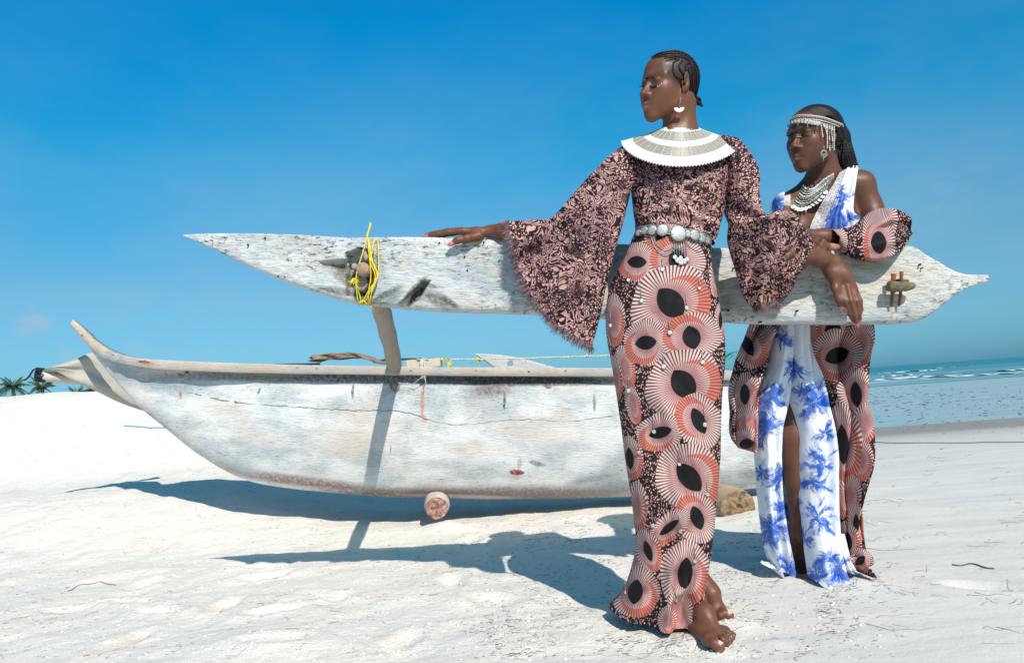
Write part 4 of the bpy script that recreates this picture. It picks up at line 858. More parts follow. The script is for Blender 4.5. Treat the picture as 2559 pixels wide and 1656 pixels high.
# ================================================================ CLOTH PRINTS
def eye_group():
    g = bpy.data.node_groups.new('fan_print', 'ShaderNodeTree')
    for nm, tp in (('Vector', 'NodeSocketVector'), ('Color', 'NodeSocketColor'), ('Lens', 'NodeSocketFloat'), ('Stripes', 'NodeSocketFloat')):
        g.interface.new_socket(nm, in_out='INPUT', socket_type=tp)
    g.interface.new_socket('Color', in_out='OUTPUT', socket_type='NodeSocketColor')
    k = NM.__new__(NM); k.t = g; gi = g.nodes.new('NodeGroupInput'); go = g.nodes.new('NodeGroupOutput')
    sp = k.n('ShaderNodeSeparateXYZ'); g.links.new(gi.outputs[0], sp.inputs[0]); x, y = sp.outputs[0], sp.outputs[1]
    def rad(cx_, cy_, sy=1.0):
        dx = k.math('SUBTRACT', x, cx_); dy = k.math('MULTIPLY', k.math('SUBTRACT', y, cy_), sy)
        return k.math('SQRT', k.math('ADD', k.math('MULTIPLY', dx, dx), k.math('MULTIPLY', dy, dy)))
    r = rad(0, 0); ang = k.math('ARCTAN2', y, x)
    wob = k.math('MULTIPLY', k.math('SINE', k.math('MULTIPLY', ang, 5.0)), 0.03); rw = k.math('ADD', r, wob)
    ph = k.math('SINE', k.math('MULTIPLY', ang, gi.outputs[3]))
    thr = k.rng(rw, 0.25, 1.0, -0.80, 0.02); dark = k.rng(ph, k.math('SUBTRACT', thr, 0.15), k.math('ADD', thr, 0.15), 1, 0)
    cream = k.mix(k.rng(rw, 0.25, 0.75), (0.36, 0.165, 0.155), (0.60, 0.41, 0.37))
    fan = k.mix(k.math('MULTIPLY', dark, 0.9), cream, (0.045, 0.010, 0.014))
    # rose inner ring and coral crescent with pale rays
    r2 = rad(0.22, 0.24); r3 = rad(0.06, 0.06, 1.05)
    ray = k.rng(ph, 0.25, 0.6); coral = k.mix(k.math('MULTIPLY', ray, 0.65), (0.34, 0.065, 0.038), (0.52, 0.27, 0.22))
    rose = k.mix(k.math('MULTIPLY', dark, 0.8), k.mix(k.rng(rw, 0.3, 0.62), (0.35, 0.15, 0.145), (0.53, 0.32, 0.29)), (0.05, 0.012, 0.016))
    out = fan
    out = k.mix(k.math('LESS_THAN', r2, 0.74), out, coral)
    out = k.mix(k.math('LESS_THAN', r3, 0.62), out, rose)
    # black lens: where two circles overlap
    ax = k.math('ADD', k.math('ABSOLUTE', x), 0.25); rl = k.math('SQRT', k.math('ADD', k.math('MULTIPLY', ax, ax), k.math('MULTIPLY', y, y)))
    lz = k.math('MULTIPLY', k.math('LESS_THAN', rl, 0.555), gi.outputs[2])
    out = k.mix(lz, out, (0.008, 0.007, 0.008))
    ms = k.math('LESS_THAN', rw, 1.0)
    fin = k.mix(ms, gi.outputs[1], out); g.links.new(fin, go.inputs[0])
    return g
EG = eye_group()
def fan_cloth(name, eyes, seed=0.0):
    k = NM(name); co = k.coord('UV')
    # black ground sown with short rose dashes that turn with a slow field
    warp = k.n('ShaderNodeVectorMath', operation='ADD'); k.val(warp, 0, co)
    nv = k.n('ShaderNodeVectorMath', operation='SCALE'); k.val(nv, 0, k.noise(co, 9, 2, 0.5, out=1)); nv.inputs['Scale'].default_value = 0.10; k.l(nv, 0, warp, 1)
    v = k.map(warp.outputs[0], (1.0, 0.62, 1), (seed, 0, 0), (0, 0, 0.9)); d = k.voro(v, 225, 'F1', 0.75)
    col = k.mix(k.math('LESS_THAN', d, 0.34), (0.018, 0.010, 0.012), (0.60, 0.33, 0.29))
    for (px, py, rx, ry, rot, lens_, n_) in eyes:
        rx, ry = rx * 1.07, ry * 1.07
        v = k.map(co, (rx / 1000, ry / 1000, 1), (px / 1000, py / 1000, 0), (0, 0, rot), 'TEXTURE')
        gn = k.n('ShaderNodeGroup'); gn.node_tree = EG; k.val(gn, 0, v); k.val(gn, 1, col); gn.inputs[2].default_value = lens_; gn.inputs[3].default_value = n_
        col = gn.outputs[0]
    k.bump(k.noise(co, 700, 2, 0.5), 0.15, 0.001)
    return k.fin(col, 0.75, 0.2)
# rot turns the lens (its long axis is local y); coral sits towards local +x,+y
W1E = [(1535, 800, 26, 62, 0, 0, 40), (1582, 1010, 17, 48, -.2, 0, 40), (1562, 916, 24, 50, -.2, 0, 36), (1538, 945, 17, 52, -.1, 0, 30), (1592, 1266, 26, 60, 0, 0, 26), (1588, 1400, 24, 44, .3, 0, 30), (1789, 690, 16, 50, 0, 0, 30), (1800, 800, 14, 44, 0, 1, 30),
       (1660, 596, 56, 46, 1.3, 1, 50), (1725, 590, 42, 30, 1.57, 0, 50), (1592, 655, 46, 46, 1.57, 1, 52), (1692, 652, 66, 62, 3.0, 1, 54),
       (1676, 757, 97, 86, -.7, 1, 60), (1614, 856, 54, 52, 1.45, 1, 54), (1728, 843, 70, 58, 2.9, 1, 54), (1708, 960, 92, 80, -.6, 1, 60), (1650, 1080, 44, 57, 1.3, 1, 46), (1746, 1051, 52, 67, 2.7, 1, 50),
       (1574, 1145, 32, 52, -.1, 1, 40), (1722, 1192, 76, 84, -.7, 1, 60), (1742, 1293, 50, 60, 2.8, 1, 48), (1672, 1317, 30, 58, .9, 1, 40), (1620, 1376, 30, 52, -.3, 1, 40), (1712, 1432, 58, 78, .1, 1, 50), (1588, 1478, 58, 60, .15, 1, 54), (1700, 1530, 60, 30, 1.5, 0, 46), (1668, 1550, 22, 34, 0, 0, 30)]
def band_mats(name, eyes, bands, seed=0.0):
    """one print cut into a few bands so that each material stays small"""
    return [fan_cloth(name, [e for e in eyes if e[1] + max(e[2], e[3]) * 1.15 > y0 - 10 and e[1] - max(e[2], e[3]) * 1.15 < y1 + 10], seed) for y0, y1 in zip(bands, bands[1:])]
def lay_bands(o, mats, bands):
    for m_ in mats[1:]: o.data.materials.append(m_)
    u = np.zeros(len(o.data.loops) * 2, np.float32); o.data.uv_layers[0].data.foreach_get('uv', u); v = u[1::2].reshape(-1, 4).mean(1) * 1000
    o.data.polygons.foreach_set('material_index', np.clip(np.searchsorted(bands, v) - 1, 0, len(bands) - 2).astype(np.int32))
BANDS = [560, 720, 840, 950, 1060, 1180, 1290, 1400, 1700]
M_skirts = band_mats('fan_print_skirt_material', W1E, BANDS); M_skirt = M_skirts[0]
W2E = [(1905, 850, 44, 40, .5, 0, 40), (1868, 862, 42, 58, -.5, 1, 44), (1900, 1000, 40, 60, .4, 0, 40), (1862, 985, 38, 50, 0, 1, 40), (1875, 1060, 46, 40, 1.2, 0, 44), (1866, 1108, 38, 36, 1.4, 1, 40),
       (2060, 850, 60, 60, .6, 0, 50), (2082, 824, 66, 40, 1.5, 1, 54), (2150, 860, 34, 60, .2, 0, 40), (2092, 888, 62, 60, 1.2, 1, 54), (2140, 985, 44, 62, -.1, 1, 48), (2160, 1060, 34, 60, .4, 0, 40), (2150, 1150, 30, 50, 0, 0, 40), (2106, 1110, 46, 96, -.05, 1, 46), (2120, 1240, 30, 50, .2, 0, 36), (2140, 1307, 22, 46, 0, 1, 34), (2121, 1350, 26, 46, -.2, 1, 34), (2150, 1400, 30, 30, .8, 1, 36)]
CBANDS = [700, 850, 940, 1030, 1130, 1260, 1700]; M_capes = band_mats('fan_print_cape_material', W2E, CBANDS, 3.0); M_cape = M_capes[0]
W2S = [(2085, 597, 40, 30, 1.2, 1, 40), (2215, 532, 52, 24, 1.5, 0, 44), (2200, 546, 66, 40, 1.5, 1, 54), (2196, 606, 86, 38, 1.5, 1, 66)]
M_puff = fan_cloth('fan_print_sleeve_material', W2S, 6.0)

# batik blouse: nested pink line work over black
k = NM('batik_blouse_material'); co = k.coord('UV')
big = k.noise(co, 13, 1.5, 0.5); seg = k.voro(co, 26, 'F1', 1.0, 'Color'); sg = k.n('ShaderNodeSeparateColor'); k.val(sg, 0, seg)
fld = k.noise(co, 20, 2.5, 0.5, 0.8)
ln_ = k.math('SINE', k.math('ADD', k.math('MULTIPLY', fld, 105.0), k.math('MULTIPLY', sg.outputs[0], 20.0)))
lines = k.rng(ln_, -0.10, 0.15)
v1 = k.voro(co, 135, 'DISTANCE_TO_EDGE'); cells = k.rng(v1, 0.12, 0.18, 0, 1); v2 = k.voro(co, 135, 'F1'); core = k.rng(v2, 0.22, 0.30, 1, 0)
dots = k.math('SUBTRACT', cells, core, clamp=True)
pick = k.rng(sg.outputs[1], 0.62, 0.66); pat = k.n('ShaderNodeMixRGB'); k.val(pat, 0, pick); k.val(pat, 1, lines); k.val(pat, 2, dots)
brk = k.rng(k.noise(co, 90, 2, 0.5), 0.36, 0.44); pt = k.math('MULTIPLY', pat.outputs[0], brk)
hole = k.rng(k.noise(k.coord('UV', loc=(4, 4, 0)), 17, 2, 0.5), 0.62, 0.65, 1, 0.25); pt = k.math('MULTIPLY', pt, hole, clamp=True)
col = k.mix(pt, (0.020, 0.010, 0.013), k.mix(k.rng(big, 0.4, 0.62), (0.60, 0.34, 0.29), (0.45, 0.235, 0.23)))
k.bump(k.noise(co, 700, 2, 0.5), 0.15, 0.001); M_blouse = k.fin(col, 0.78, 0.2)

# indigo tie-dye bursts on white
def burst_group():
    g = bpy.data.node_groups.new('tie_dye_burst', 'ShaderNodeTree')
    g.interface.new_socket('Vector', in_out='INPUT', socket_type='NodeSocketVector'); g.interface.new_socket('Mask', in_out='INPUT', socket_type='NodeSocketFloat'); g.interface.new_socket('Seed', in_out='INPUT', socket_type='NodeSocketFloat')
    g.interface.new_socket('Mask', in_out='OUTPUT', socket_type='NodeSocketFloat')
    k = NM.__new__(NM); k.t = g; gi = g.nodes.new('NodeGroupInput'); go = g.nodes.new('NodeGroupOutput')
    sp = k.n('ShaderNodeSeparateXYZ'); g.links.new(gi.outputs[0], sp.inputs[0]); x, y = sp.outputs[0], sp.outputs[1]
    r = k.math('SQRT', k.math('ADD', k.math('MULTIPLY', x, x), k.math('MULTIPLY', y, y))); rr = k.math('ADD', r, 0.05)
    cb = k.n('ShaderNodeCombineXYZ'); k.val(cb, 0, k.math('DIVIDE', x, rr)); k.val(cb, 1, k.math('DIVIDE', y, rr)); k.val(cb, 2, k.math('ADD', k.math('MULTIPLY', r, 0.55), gi.outputs[2]))
    n = k.noise(cb.outputs[0], 1.9, 6, 0.7); fade = k.rng(r, 0.15, 1.0, 0.16, -0.10)
    m_ = k.rng(k.math('ADD', n, fade), 0.50, 0.62); m_ = k.math('MULTIPLY', m_, k.rng(r, 1.0, 0.8)); g.links.new(k.math('MAXIMUM', m_, gi.outputs[1]), go.inputs[0]); return g
BG = burst_group()
def tie_dye(name, bursts, wht=(0.74, 0.76, 0.80)):
    k = NM(name); co0 = k.coord('UV'); wp = k.n('ShaderNodeVectorMath', operation='MULTIPLY_ADD'); k.val(wp, 0, k.noise(co0, 16, 3, 0.6, out=1)); wp.inputs[1].default_value = (0.055, 0.055, 0); k.val(wp, 2, k.map(co0, loc=(-0.0275, -0.0275, 0))); co = wp.outputs[0]; m_ = 0.0
    for i, (px, py, r) in enumerate(bursts):
        v = k.map(co, (r * 1.25 / 1000, r * 1.4 / 1000, 1), (px / 1000, py / 1000, 0), (0, 0, i * 0.7), 'TEXTURE')
        gn = k.n('ShaderNodeGroup'); gn.node_tree = BG; k.val(gn, 0, v); k.val(gn, 1, m_); gn.inputs[2].default_value = i * 1.7; m_ = gn.outputs[0]
    nz = k.noise(co, 60, 4, 0.6)
    soft = k.math('MULTIPLY', m_, k.rng(nz, 0.3, 0.6, 0.8, 1.0)); halo = k.rng(k.noise(co, 12, 4, 0.6), 0.52, 0.72, 0, 0.5)
    col = k.mix(halo, wht, (0.38, 0.54, 0.80)); col = k.mix(soft, col, (0.010, 0.095, 0.45))
    return k.fin(col, 0.7, 0.25)
M_tie = tie_dye('tie_dye_dress_material', [(1914, 998, 50), (1912, 1068, 50), (2040, 996, 58), (1985, 925, 36), (1955, 838, 30), (2010, 975, 30), (2047, 1150, 50), (2036, 1205, 44), (1932, 1315, 66), (2052, 1293, 48), (2040, 1430, 52), (1960, 1196, 44), (1975, 1420, 36), (2100, 1425, 46), (1962, 1270, 40), (2068, 1390, 34), (2065, 1080, 30), (1905, 1180, 26), (2010, 1340, 30)])
M_tieT = tie_dye('tie_dye_bodice_material', [(2081, 545, 40), (2106, 492, 30), (2130, 545, 24), (2098, 560, 30), (1940, 510, 40), (2075, 575, 26)])
M_beads = NM('multicolour_beads_material')
k = M_beads; co = k.coord('UV'); vc = k.voro(co, 420, 'F1', 1.0, 'Color'); hsn = k.n('ShaderNodeHueSaturation'); k.val(hsn, 'Color', vc); hsn.inputs['Saturation'].default_value = 0.75
col = k.mix(0.4, hsn.outputs[0], (0.38, 0.32, 0.28)); k.bump(k.voro(co, 420, 'F1'), 0.7, 0.002); M_beads = k.fin(col, 0.35, 0.6)
def band_mat(name, base, multi):
    k = NM(name); co = k.coord('UV'); vc = k.voro(k.coord('UV', scale=(60, 1, 1)), 9.0, 'F1', 1.0, 'Color')
    dash = k.rng(k.noise(k.coord('UV', scale=(16, 30, 1)), 2.2, 3, 0.6), 0.60, 0.66, 0, 0.75 if not multi else 0.4)
    col = k.mix(0.22 if multi else 0.04, base, vc); col = k.mix(dash, col, (0.14, 0.13, 0.12) if not multi else (0.20, 0.20, 0.16))
    return k.fin(col, 0.4, 0.5)
M_bw = band_mat('white_bead_material', (0.76, 0.75, 0.72), False); M_bm = band_mat('mixed_bead_material', (0.27, 0.225, 0.155), True)
M_silver = simple('silver_metal_material', (0.44, 0.45, 0.42), 0.42, 0.65, 260, metal=0.6, bump=0.002); M_wbead = simple('pale_bead_material', (0.75, 0.73, 0.68), 0.3, 0.2, 200); M_gold = simple('brass_bead_material', (0.42, 0.27, 0.12), 0.35, 0.4, 200, metal=0.4)
M_dbead = simple('dark_bead_material', (0.03, 0.02, 0.02), 0.3, 0.3, 100); M_redb = simple('red_bead_material', (0.45, 0.04, 0.02), 0.3, 0.3, 100)
def skin_mat(name, rough=0.46):
    k = NM(name); at = k.n('ShaderNodeAttribute', attribute_name='tint'); nz = k.noise(k.coord('POS'), 40, 4, 0.6)
    col = k.mix(k.rng(nz, 0.3, 0.7, 0, 0.22), at.outputs[0], (0.05, 0.02, 0.012)); k.bump(k.noise(k.coord('POS'), 300, 4, 0.7), 0.35, 0.0015)
    return k.fin(col, k.rng(nz, 0.3, 0.7, rough - 0.08, rough + 0.1), 0.38)
M_skin = skin_mat('brown_skin_material'); M_hair = simple('braided_hair_material', (0.010, 0.008, 0.008), 0.5, 0.3, 400, spec=0.3)
M_scalp = simple('scalp_material', (0.055, 0.030, 0.020), 0.5, 0.5, 120, c2=(0.018, 0.011, 0.009))
M_lash = simple('lash_material', (0.006, 0.005, 0.005), 0.5, 0.2, 100); M_grey = simple('eyelid_shine_material', (0.30, 0.29, 0.28), 0.4, 0.2, 100); M_green = simple('green_liner_material', (0.16, 0.42, 0.16), 0.5, 0.2, 100)  # the eyelid grey stands for painted shine on the lid

# ================================================================ BODIES
def head_frame(a, pitch=0.0, roll=0.0):
    a = math.radians(a); F = -math.sin(a) * AR - math.cos(a) * AF; Lv = math.cos(a) * AR - math.sin(a) * AF; R = np.stack([F, Lv, AU], 1)
    p, r = math.radians(pitch), math.radians(roll)
    Rp = np.array([[math.cos(p), 0, -math.sin(p)], [0, 1, 0], [math.sin(p), 0, math.cos(p)]]); Rr = np.array([[1, 0, 0], [0, math.cos(r), -math.sin(r)], [0, math.sin(r), math.cos(r)]])
    return R @ Rp @ Rr
def add_head(B, O, R, s, crown=1.0, lidded=True):
    O = np.asarray(O, float); w = lambda *p: O + R @ (np.array(p) * s)
    E = lambda c, r, k_=0.02, op=1, Rl=None: B.ell(w(*c), np.array(r) * s, R if Rl is None else R @ Rl, k_ * s, op)
    C = lambda a, b, r1, r2, k_=0.02: B.cone(w(*a), w(*b), r1 * s, r2 * s, k_ * s)
    E((-0.016, 0, 0.040), (0.096, 0.073, 0.084 * crown), 0.02)
    E((0.041, 0, 0.036), (0.052, 0.058, 0.060 * crown), 0.03)
    E((0.034, 0, -0.036), (0.051, 0.044, 0.072), 0.03)
    for sg in (-1, 1):
        C((-0.004, sg * 0.052, -0.040), (0.006, sg * 0.043, -0.070), 0.017, 0.015, 0.03); C((0.006, sg * 0.043, -0.070), (0.070, sg * 0.010, -0.110), 0.015, 0.011, 0.035)
        E((0.050, sg * 0.040, -0.024), (0.030, 0.022, 0.022), 0.035); E((0.056, sg * 0.028, -0.050), (0.028, 0.022, 0.032), 0.04)
        C((0.089, sg * 0.012, 0.020), (0.064, sg * 0.050, 0.018), 0.008, 0.010, 0.020)
        E((0.099, sg * 0.033, 0.000), (0.014, 0.016, 0.011), 0.020, -1)
        E((0.0745, sg * 0.0315, 0.000), (0.0150, 0.0155, 0.0130), 0.006)
        if lidded: E((0.0772, sg * 0.0315, 0.0030), (0.0148, 0.0162, 0.0108), 0.003)
        else: E((0.0765, sg * 0.0315, 0.0070), (0.0148, 0.0165, 0.0075), 0.003); E((0.0755, sg * 0.0315, -0.0075), (0.0145, 0.0155, 0.0060), 0.003)
    E((0.079, 0, -0.112), (0.013, 0.015, 0.013), 0.024)
    E((0.079, 0, -0.070), (0.020, 0.028, 0.030), 0.028)
    C((0.088, 0, 0.006), (0.1105, 0, -0.038), 0.0048, 0.0078, 0.014); E((0.1125, 0, -0.0425), (0.0115, 0.0130, 0.0098), 0.008)
    for sg in (-1, 1): E((0.101, sg * 0.0155, -0.0465), (0.0120, 0.0082, 0.0085), 0.008); E((0.107, sg * 0.0085, -0.0550), (0.0065, 0.0042, 0.0042), 0.003, -1)
    # lips with a parted line
    for sg in (-1, 1):
        C((0.1045, sg * 0.003, -0.0745), (0.0875, sg * 0.0245, -0.0805), 0.0058, 0.0028, 0.005); C((0.1022, sg * 0.002, -0.0880), (0.0865, sg * 0.0225, -0.0825), 0.0070, 0.0030, 0.005)
    B.cone(w(0.117, 0, -0.0812), w(0.094, 0.026, -0.0818), 0.0013 * s, 0.0011 * s, 0.003 * s, -1); B.cone(w(0.117, 0, -0.0812), w(0.094, -0.026, -0.0818), 0.0013 * s, 0.0011 * s, 0.003 * s, -1)
    for sg in (-1, 1):
        t = 0.50 * sg; Rl = np.array([[math.cos(t), -math.sin(t), 0], [math.sin(t), math.cos(t), 0], [0, 0, 1]])
        E((-0.010, sg * 0.0765, 0.003), (0.0215, 0.0065, 0.033), 0.006, 1, Rl); E((0.000, sg * 0.0735, -0.024), (0.010, 0.006, 0.012), 0.006, 1, Rl)
        E((-0.006, sg * 0.0855, 0.006), (0.0115, 0.0075, 0.020), 0.004, -1, Rl); E((-0.001, sg * 0.0800, -0.008), (0.0075, 0.0075, 0.010), 0.003, -1, Rl)
        E((0.006, sg * 0.0730, -0.004), (0.004, 0.005, 0.008), 0.003, 1, Rl)
    return w
def hand_fingers(B, fingers, r=0.0085, taper=0.82):
    for f in fingers:
        n = len(f); B.chain(f, [r * (1 - (1 - taper) * i / (n - 1)) * (f_ if False else 1) for i in range(n)], 0.006)
def add_nail(B, tip, prev, rad, col, ln=0.010, width=0.75):
    tip = np.asarray(tip); d = tip - np.asarray(prev); d /= np.linalg.norm(d); e = tip + d * ln
    B.cone(tip, e, rad * width, rad * 0.45, 0.002)
    B.tints.append((e, np.array([rad * 2.0] * 3) + ln * 0.45, np.eye(3), np.array(col), 0.25))

SK1 = (0.150, 0.058, 0.029); SK2 = (0.125, 0.050, 0.027); PINK = (0.72, 0.22, 0.24)
# ---------------- the tall woman in front
B1 = Body(); Y1 = 2.46
R1 = head_frame(61, 2, 0); H1 = P(1673, 219, Y1); w1 = add_head(B1, H1, R1, 0.92)
B1.cone(P(1700, 262, 2.475), P(1699, 335, 2.485), 0.050, 0.049, 0.02); B1.cone(P(1699, 335, 2.485), P(1699, 380, 2.49), 0.052, 0.075, 0.03)
B1.cone(P(1712, 245, 2.44), P(1678, 322, 2.435), 0.012, 0.010, 0.02)
sh = [P(1600, 395, 2.49), P(1798, 395, 2.49)]
B1.cone(P(1699, 365, 2.48), sh[0], 0.045, 0.038, 0.04).cone(P(1699, 365, 2.48), sh[1], 0.045, 0.038, 0.04)
B1.ell(P(1697, 460, 2.47), (0.115, 0.075, 0.14), None, 0.04).ell(P(1686, 570, 2.47), (0.085, 0.065, 0.12), None, 0.04).ell(P(1675, 700, 2.47), (0.12, 0.085, 0.11), None, 0.04)
# legs and feet
B1.chain([P(1722, 740, 2.46), P(1728, 1050, 2.475), P(1728, 1380, 2.48), P(1735, 1500, 2.46)], [0.072, 0.046, 0.036, 0.029], 0.02)
B1.chain([P(1640, 740, 2.47), P(1662, 1050, 2.48), P(1722, 1370, 2.60), P(1764, 1470, 2.60)], [0.075, 0.050, 0.033, 0.025], 0.02)
NAIL = (0.78, 0.50, 0.50)
def foot(B, ankle, ra, heel, balls, toes, nails=NAIL):
    B.cone(ankle, heel, ra * 0.9, 0.024, 0.02)
    B.chain([ankle, (ankle * 0.45 + balls[0] * 0.35 + balls[1] * 0.2) + np.array([0, 0, 0.020]), balls[0] * .5 + balls[1] * .5 + [0, 0, .006]], [ra * 0.93, 0.0245, 0.017], 0.025)
    B.chain([heel, balls[1]], [0.023, 0.012], 0.03); B.chain([heel, balls[0]], [0.023, 0.015], 0.03)
    B.cone(balls[0], balls[1], 0.0175, 0.012, 0.015)
    for i, (a, m_, t, r) in enumerate(toes):
        B.chain([a, m_, t], [r, r * 0.86, r * 1.0], 0.004)
        up = t + np.array([0, 0, r * 0.75]); B.tints.append((up, np.array([r * 0.85, r * 0.9, r * 0.55]), np.eye(3), np.array(nails), 0.3))
        B.tints.append((t + np.array([0, -r * .2, -r]), np.array([r * 1.3] * 3), np.eye(3), np.array((0.34, 0.15, 0.10)), 0.6))
def toe(a, m_, t, r): return (atz(*a), atz(*m_), atz(*t), r)
foot(B1, P(1736, 1503, 2.46), 0.030, atz(1712, 1543, 0.030), [atz(1772, 1600, 0.026), atz(1812, 1576, 0.020)],
     [toe((1774, 1600, 0.028), (1786, 1607, 0.027), (1798, 1615, 0.018), 0.0160), toe((1792, 1590, 0.028), (1806, 1597, 0.030), (1818, 1604, 0.013), 0.0100), toe((1800, 1585, 0.026), (1813, 1592, 0.027), (1825, 1598, 0.012), 0.0095), toe((1806, 1580, 0.024), (1819, 1586, 0.024), (1830, 1592, 0.011), 0.0090), toe((1811, 1576, 0.020), (1821, 1580, 0.020), (1832, 1584, 0.010), 0.0088)])
foot(B1, P(1764, 1470, 2.60), 0.029, atz(1742, 1490, 0.032), [atz(1798, 1523, 0.026), atz(1782, 1530, 0.020)],
     [toe((1799, 1524, 0.028), (1810, 1531, 0.026), (1822, 1538, 0.017), 0.0155), toe((1792, 1529, 0.024), (1800, 1536, 0.024), (1808, 1543, 0.010), 0.0095), toe((1786, 1531, 0.022), (1792, 1538, 0.02), (1797, 1545, 0.009), 0.009), toe((1782, 1533, 0.020), (1786, 1539, 0.018), (1788, 1545, 0.008), 0.0085)])
# arm on the float (image left)
B1.chain([sh[0], P(1520, 460, 2.49), P(1440, 560, 2.54), P(1335, 582, 2.62), P(1258, 577, 2.675)], [0.040, 0.034, 0.030, 0.024, 0.0245], 0.02)
B1.chain([P(1258, 577, 2.675), P(1225, 578, 2.70)], [0.0245, 0.022], 0.02)
for y_, r_ in ((2.688, .0165), (2.712, .0165), (2.735, .0155)): B1.chain([P(1232, 579, y_), P(1190, 580, y_), P(1150, 578, y_)], [r_ * 1.1, r_, r_ * 0.8], 0.012)
fl = [[P(1158, 577, 2.683), P(1122, 580, 2.69), P(1094, 584, 2.70), P(1068, 589, 2.71)], [P(1154, 575, 2.705), P(1118, 577, 2.715), P(1086, 583, 2.725), P(1061, 589, 2.735)], [P(1154, 577, 2.727), P(1120, 580, 2.74), P(1092, 585, 2.75), P(1070, 590, 2.755)], [P(1160, 580, 2.745), P(1132, 583, 2.765), P(1110, 587, 2.775), P(1094, 590, 2.78)]]
for f in fl: B1.chain(f, [0.0100, 0.0088, 0.0080, 0.0066], 0.006); add_nail(B1, f[3], f[2], 0.0062, PINK, 0.010)
f = [P(1196, 590, 2.675), P(1168, 596, 2.655), P(1144, 600, 2.65), P(1128, 609, 2.655)]; B1.chain(f, [0.017, 0.0125, 0.0105, 0.0095], 0.012); add_nail(B1, f[3], f[2], 0.0098, PINK, 0.009, 0.85)
# arm hanging over the float (image right)
B1.chain([sh[1], P(1822, 410, 2.48), P(1852, 480, 2.46), P(1868, 582, 2.455), P(1950, 630, 2.52), P(2010, 635, 2.55)], [0.038, 0.036, 0.032, 0.031, 0.029, 0.031], 0.02)
B1.chain([P(2010, 635, 2.55), P(2048, 644, 2.585), P(2074, 653, 2.605)], [0.031, 0.028, 0.0255], 0.02)
for (a, b) in (((2076, 662), (2104, 716)), ((2082, 656), (2122, 712)), ((2070, 668), (2090, 700)), ((2086, 660), (2134, 722))): B1.chain([P(*a, 2.608), P((a[0] + b[0]) / 2, (a[1] + b[1]) / 2, 2.602), P(*b, 2.60)], [0.022, 0.0205, 0.0135], 0.016)
fr = [[(2104, 720), (2112, 752), (2124, 784), (2135, 804)], [(2117, 716), (2126, 752), (2136, 786), (2142, 810)], [(2129, 720), (2140, 752), (2146, 780), (2149, 800)], [(2138, 730), (2148, 752), (2150, 772), (2150, 784)]]
for j, f in enumerate(fr):
    yy_ = (2.594, 2.590, 2.594, 2.606)[j]; f = [P(a, b, yy_ + dy) for (a, b), dy in zip(f, (0, -0.010, 0.004, 0.018))]; B1.chain(f, [0.0110, 0.0098, 0.0088, 0.0064], 0.0045); add_nail(B1, f[3], f[2], 0.0062, PINK, 0.012)
f = [P(2084, 690, 2.60), P(2088, 722, 2.59), P(2096, 748, 2.59), P(2102, 768, 2.60)]; B1.chain(f, [0.018, 0.0125, 0.0108, 0.0085], 0.010); add_nail(B1, f[3], f[2], 0.0082, PINK, 0.012)
# face colouring
IM = np.stack([AR, AF, AU], 1)
def tr1(px, py, off=0.0): return B1.trace([px], [py], off)[0]
B1.tint(w1(0.100, 0, -0.0725), (0.022, 0.024, 0.0072), R1, (0.17, 0.050, 0.042), 0.3); B1.tint(w1(0.099, 0, -0.0900), (0.020, 0.022, 0.0076), R1, (0.25, 0.070, 0.062), 0.3)
B1.tint(tr1(1633, 209), 0.010, None, (0.26, 0.20, 0.17), 0.8)  # pale tint paints the eyelid's shine into the skin colour
B1.tint(tr1(1668, 168), 0.042, None, (0.045, 0.026, 0.018), 0.85); B1.tint(tr1(1690, 190), 0.034, None, (0.040, 0.024, 0.017), 0.7); B1.tint(tr1(1634, 216), 0.011, None, (0.05, 0.02, 0.015), 0.9); B1.tint(tr1(1640, 262), 0.030, None, (0.16, 0.056, 0.028), 1.0)
t0 = __import__('time').time()
V, F = B1.build(0.0026)
root1 = empty('person', [0.5, 2.45, 0], 'tall woman in front, in a pink and black blouse and fan print skirt', 'person')
mesh('body', V, F[:, ::-1].copy(), M_skin, root1, col=B1.colors(V, SK1))
print('body1', len(V), __import__('time').time() - t0)
# scalp, cornrows and little bun
HB = Body(); E = lambda c, r, k_=0.01, op=1: HB.ell(w1(*c), np.array(r) * 0.94, R1, k_ * 0.94, op)
E((-0.016, 0, 0.040), (0.0985, 0.0755, 0.0865)); E((0.030, 0, 0.046), (0.054, 0.060, 0.062)); HB.ell(w1(0.136, 0, -0.035), np.array([0.128, 0.14, 0.130]) * 0.94, R1, 0.004, -1); HB.ell(w1(-0.03, 0, -0.085), np.array([0.14, 0.14, 0.058]) * 0.94, R1, 0.006, -1)
V, F = HB.build(0.003); hair1 = mesh('hair', V, F[:, ::-1].copy(), M_scalp, root1)
def zp(lst, sc, ox, oy): return [(ox + a / sc, oy + b / sc) for a, b in lst]
Z1 = lambda l: zp(l, 4.53, 1530, 100)
def traced_tube(BD, pts, n, r, off, jit=0.0, bead=0.0, y0=2.0, y1=3.3, prims=None):
    c = cr(pts, n); X = BD.trace(c[:, 0], c[:, 1], off, y0, y1, prims); rr = np.full(n, r) * (1 + bead * np.sin(np.arange(n) * 2.1)); rr[0] *= .5; rr[-1] *= .5
    return X, rr
cm = MB(); HS = Body(); HS.p = B1.p[:2] + HB.p[:1]
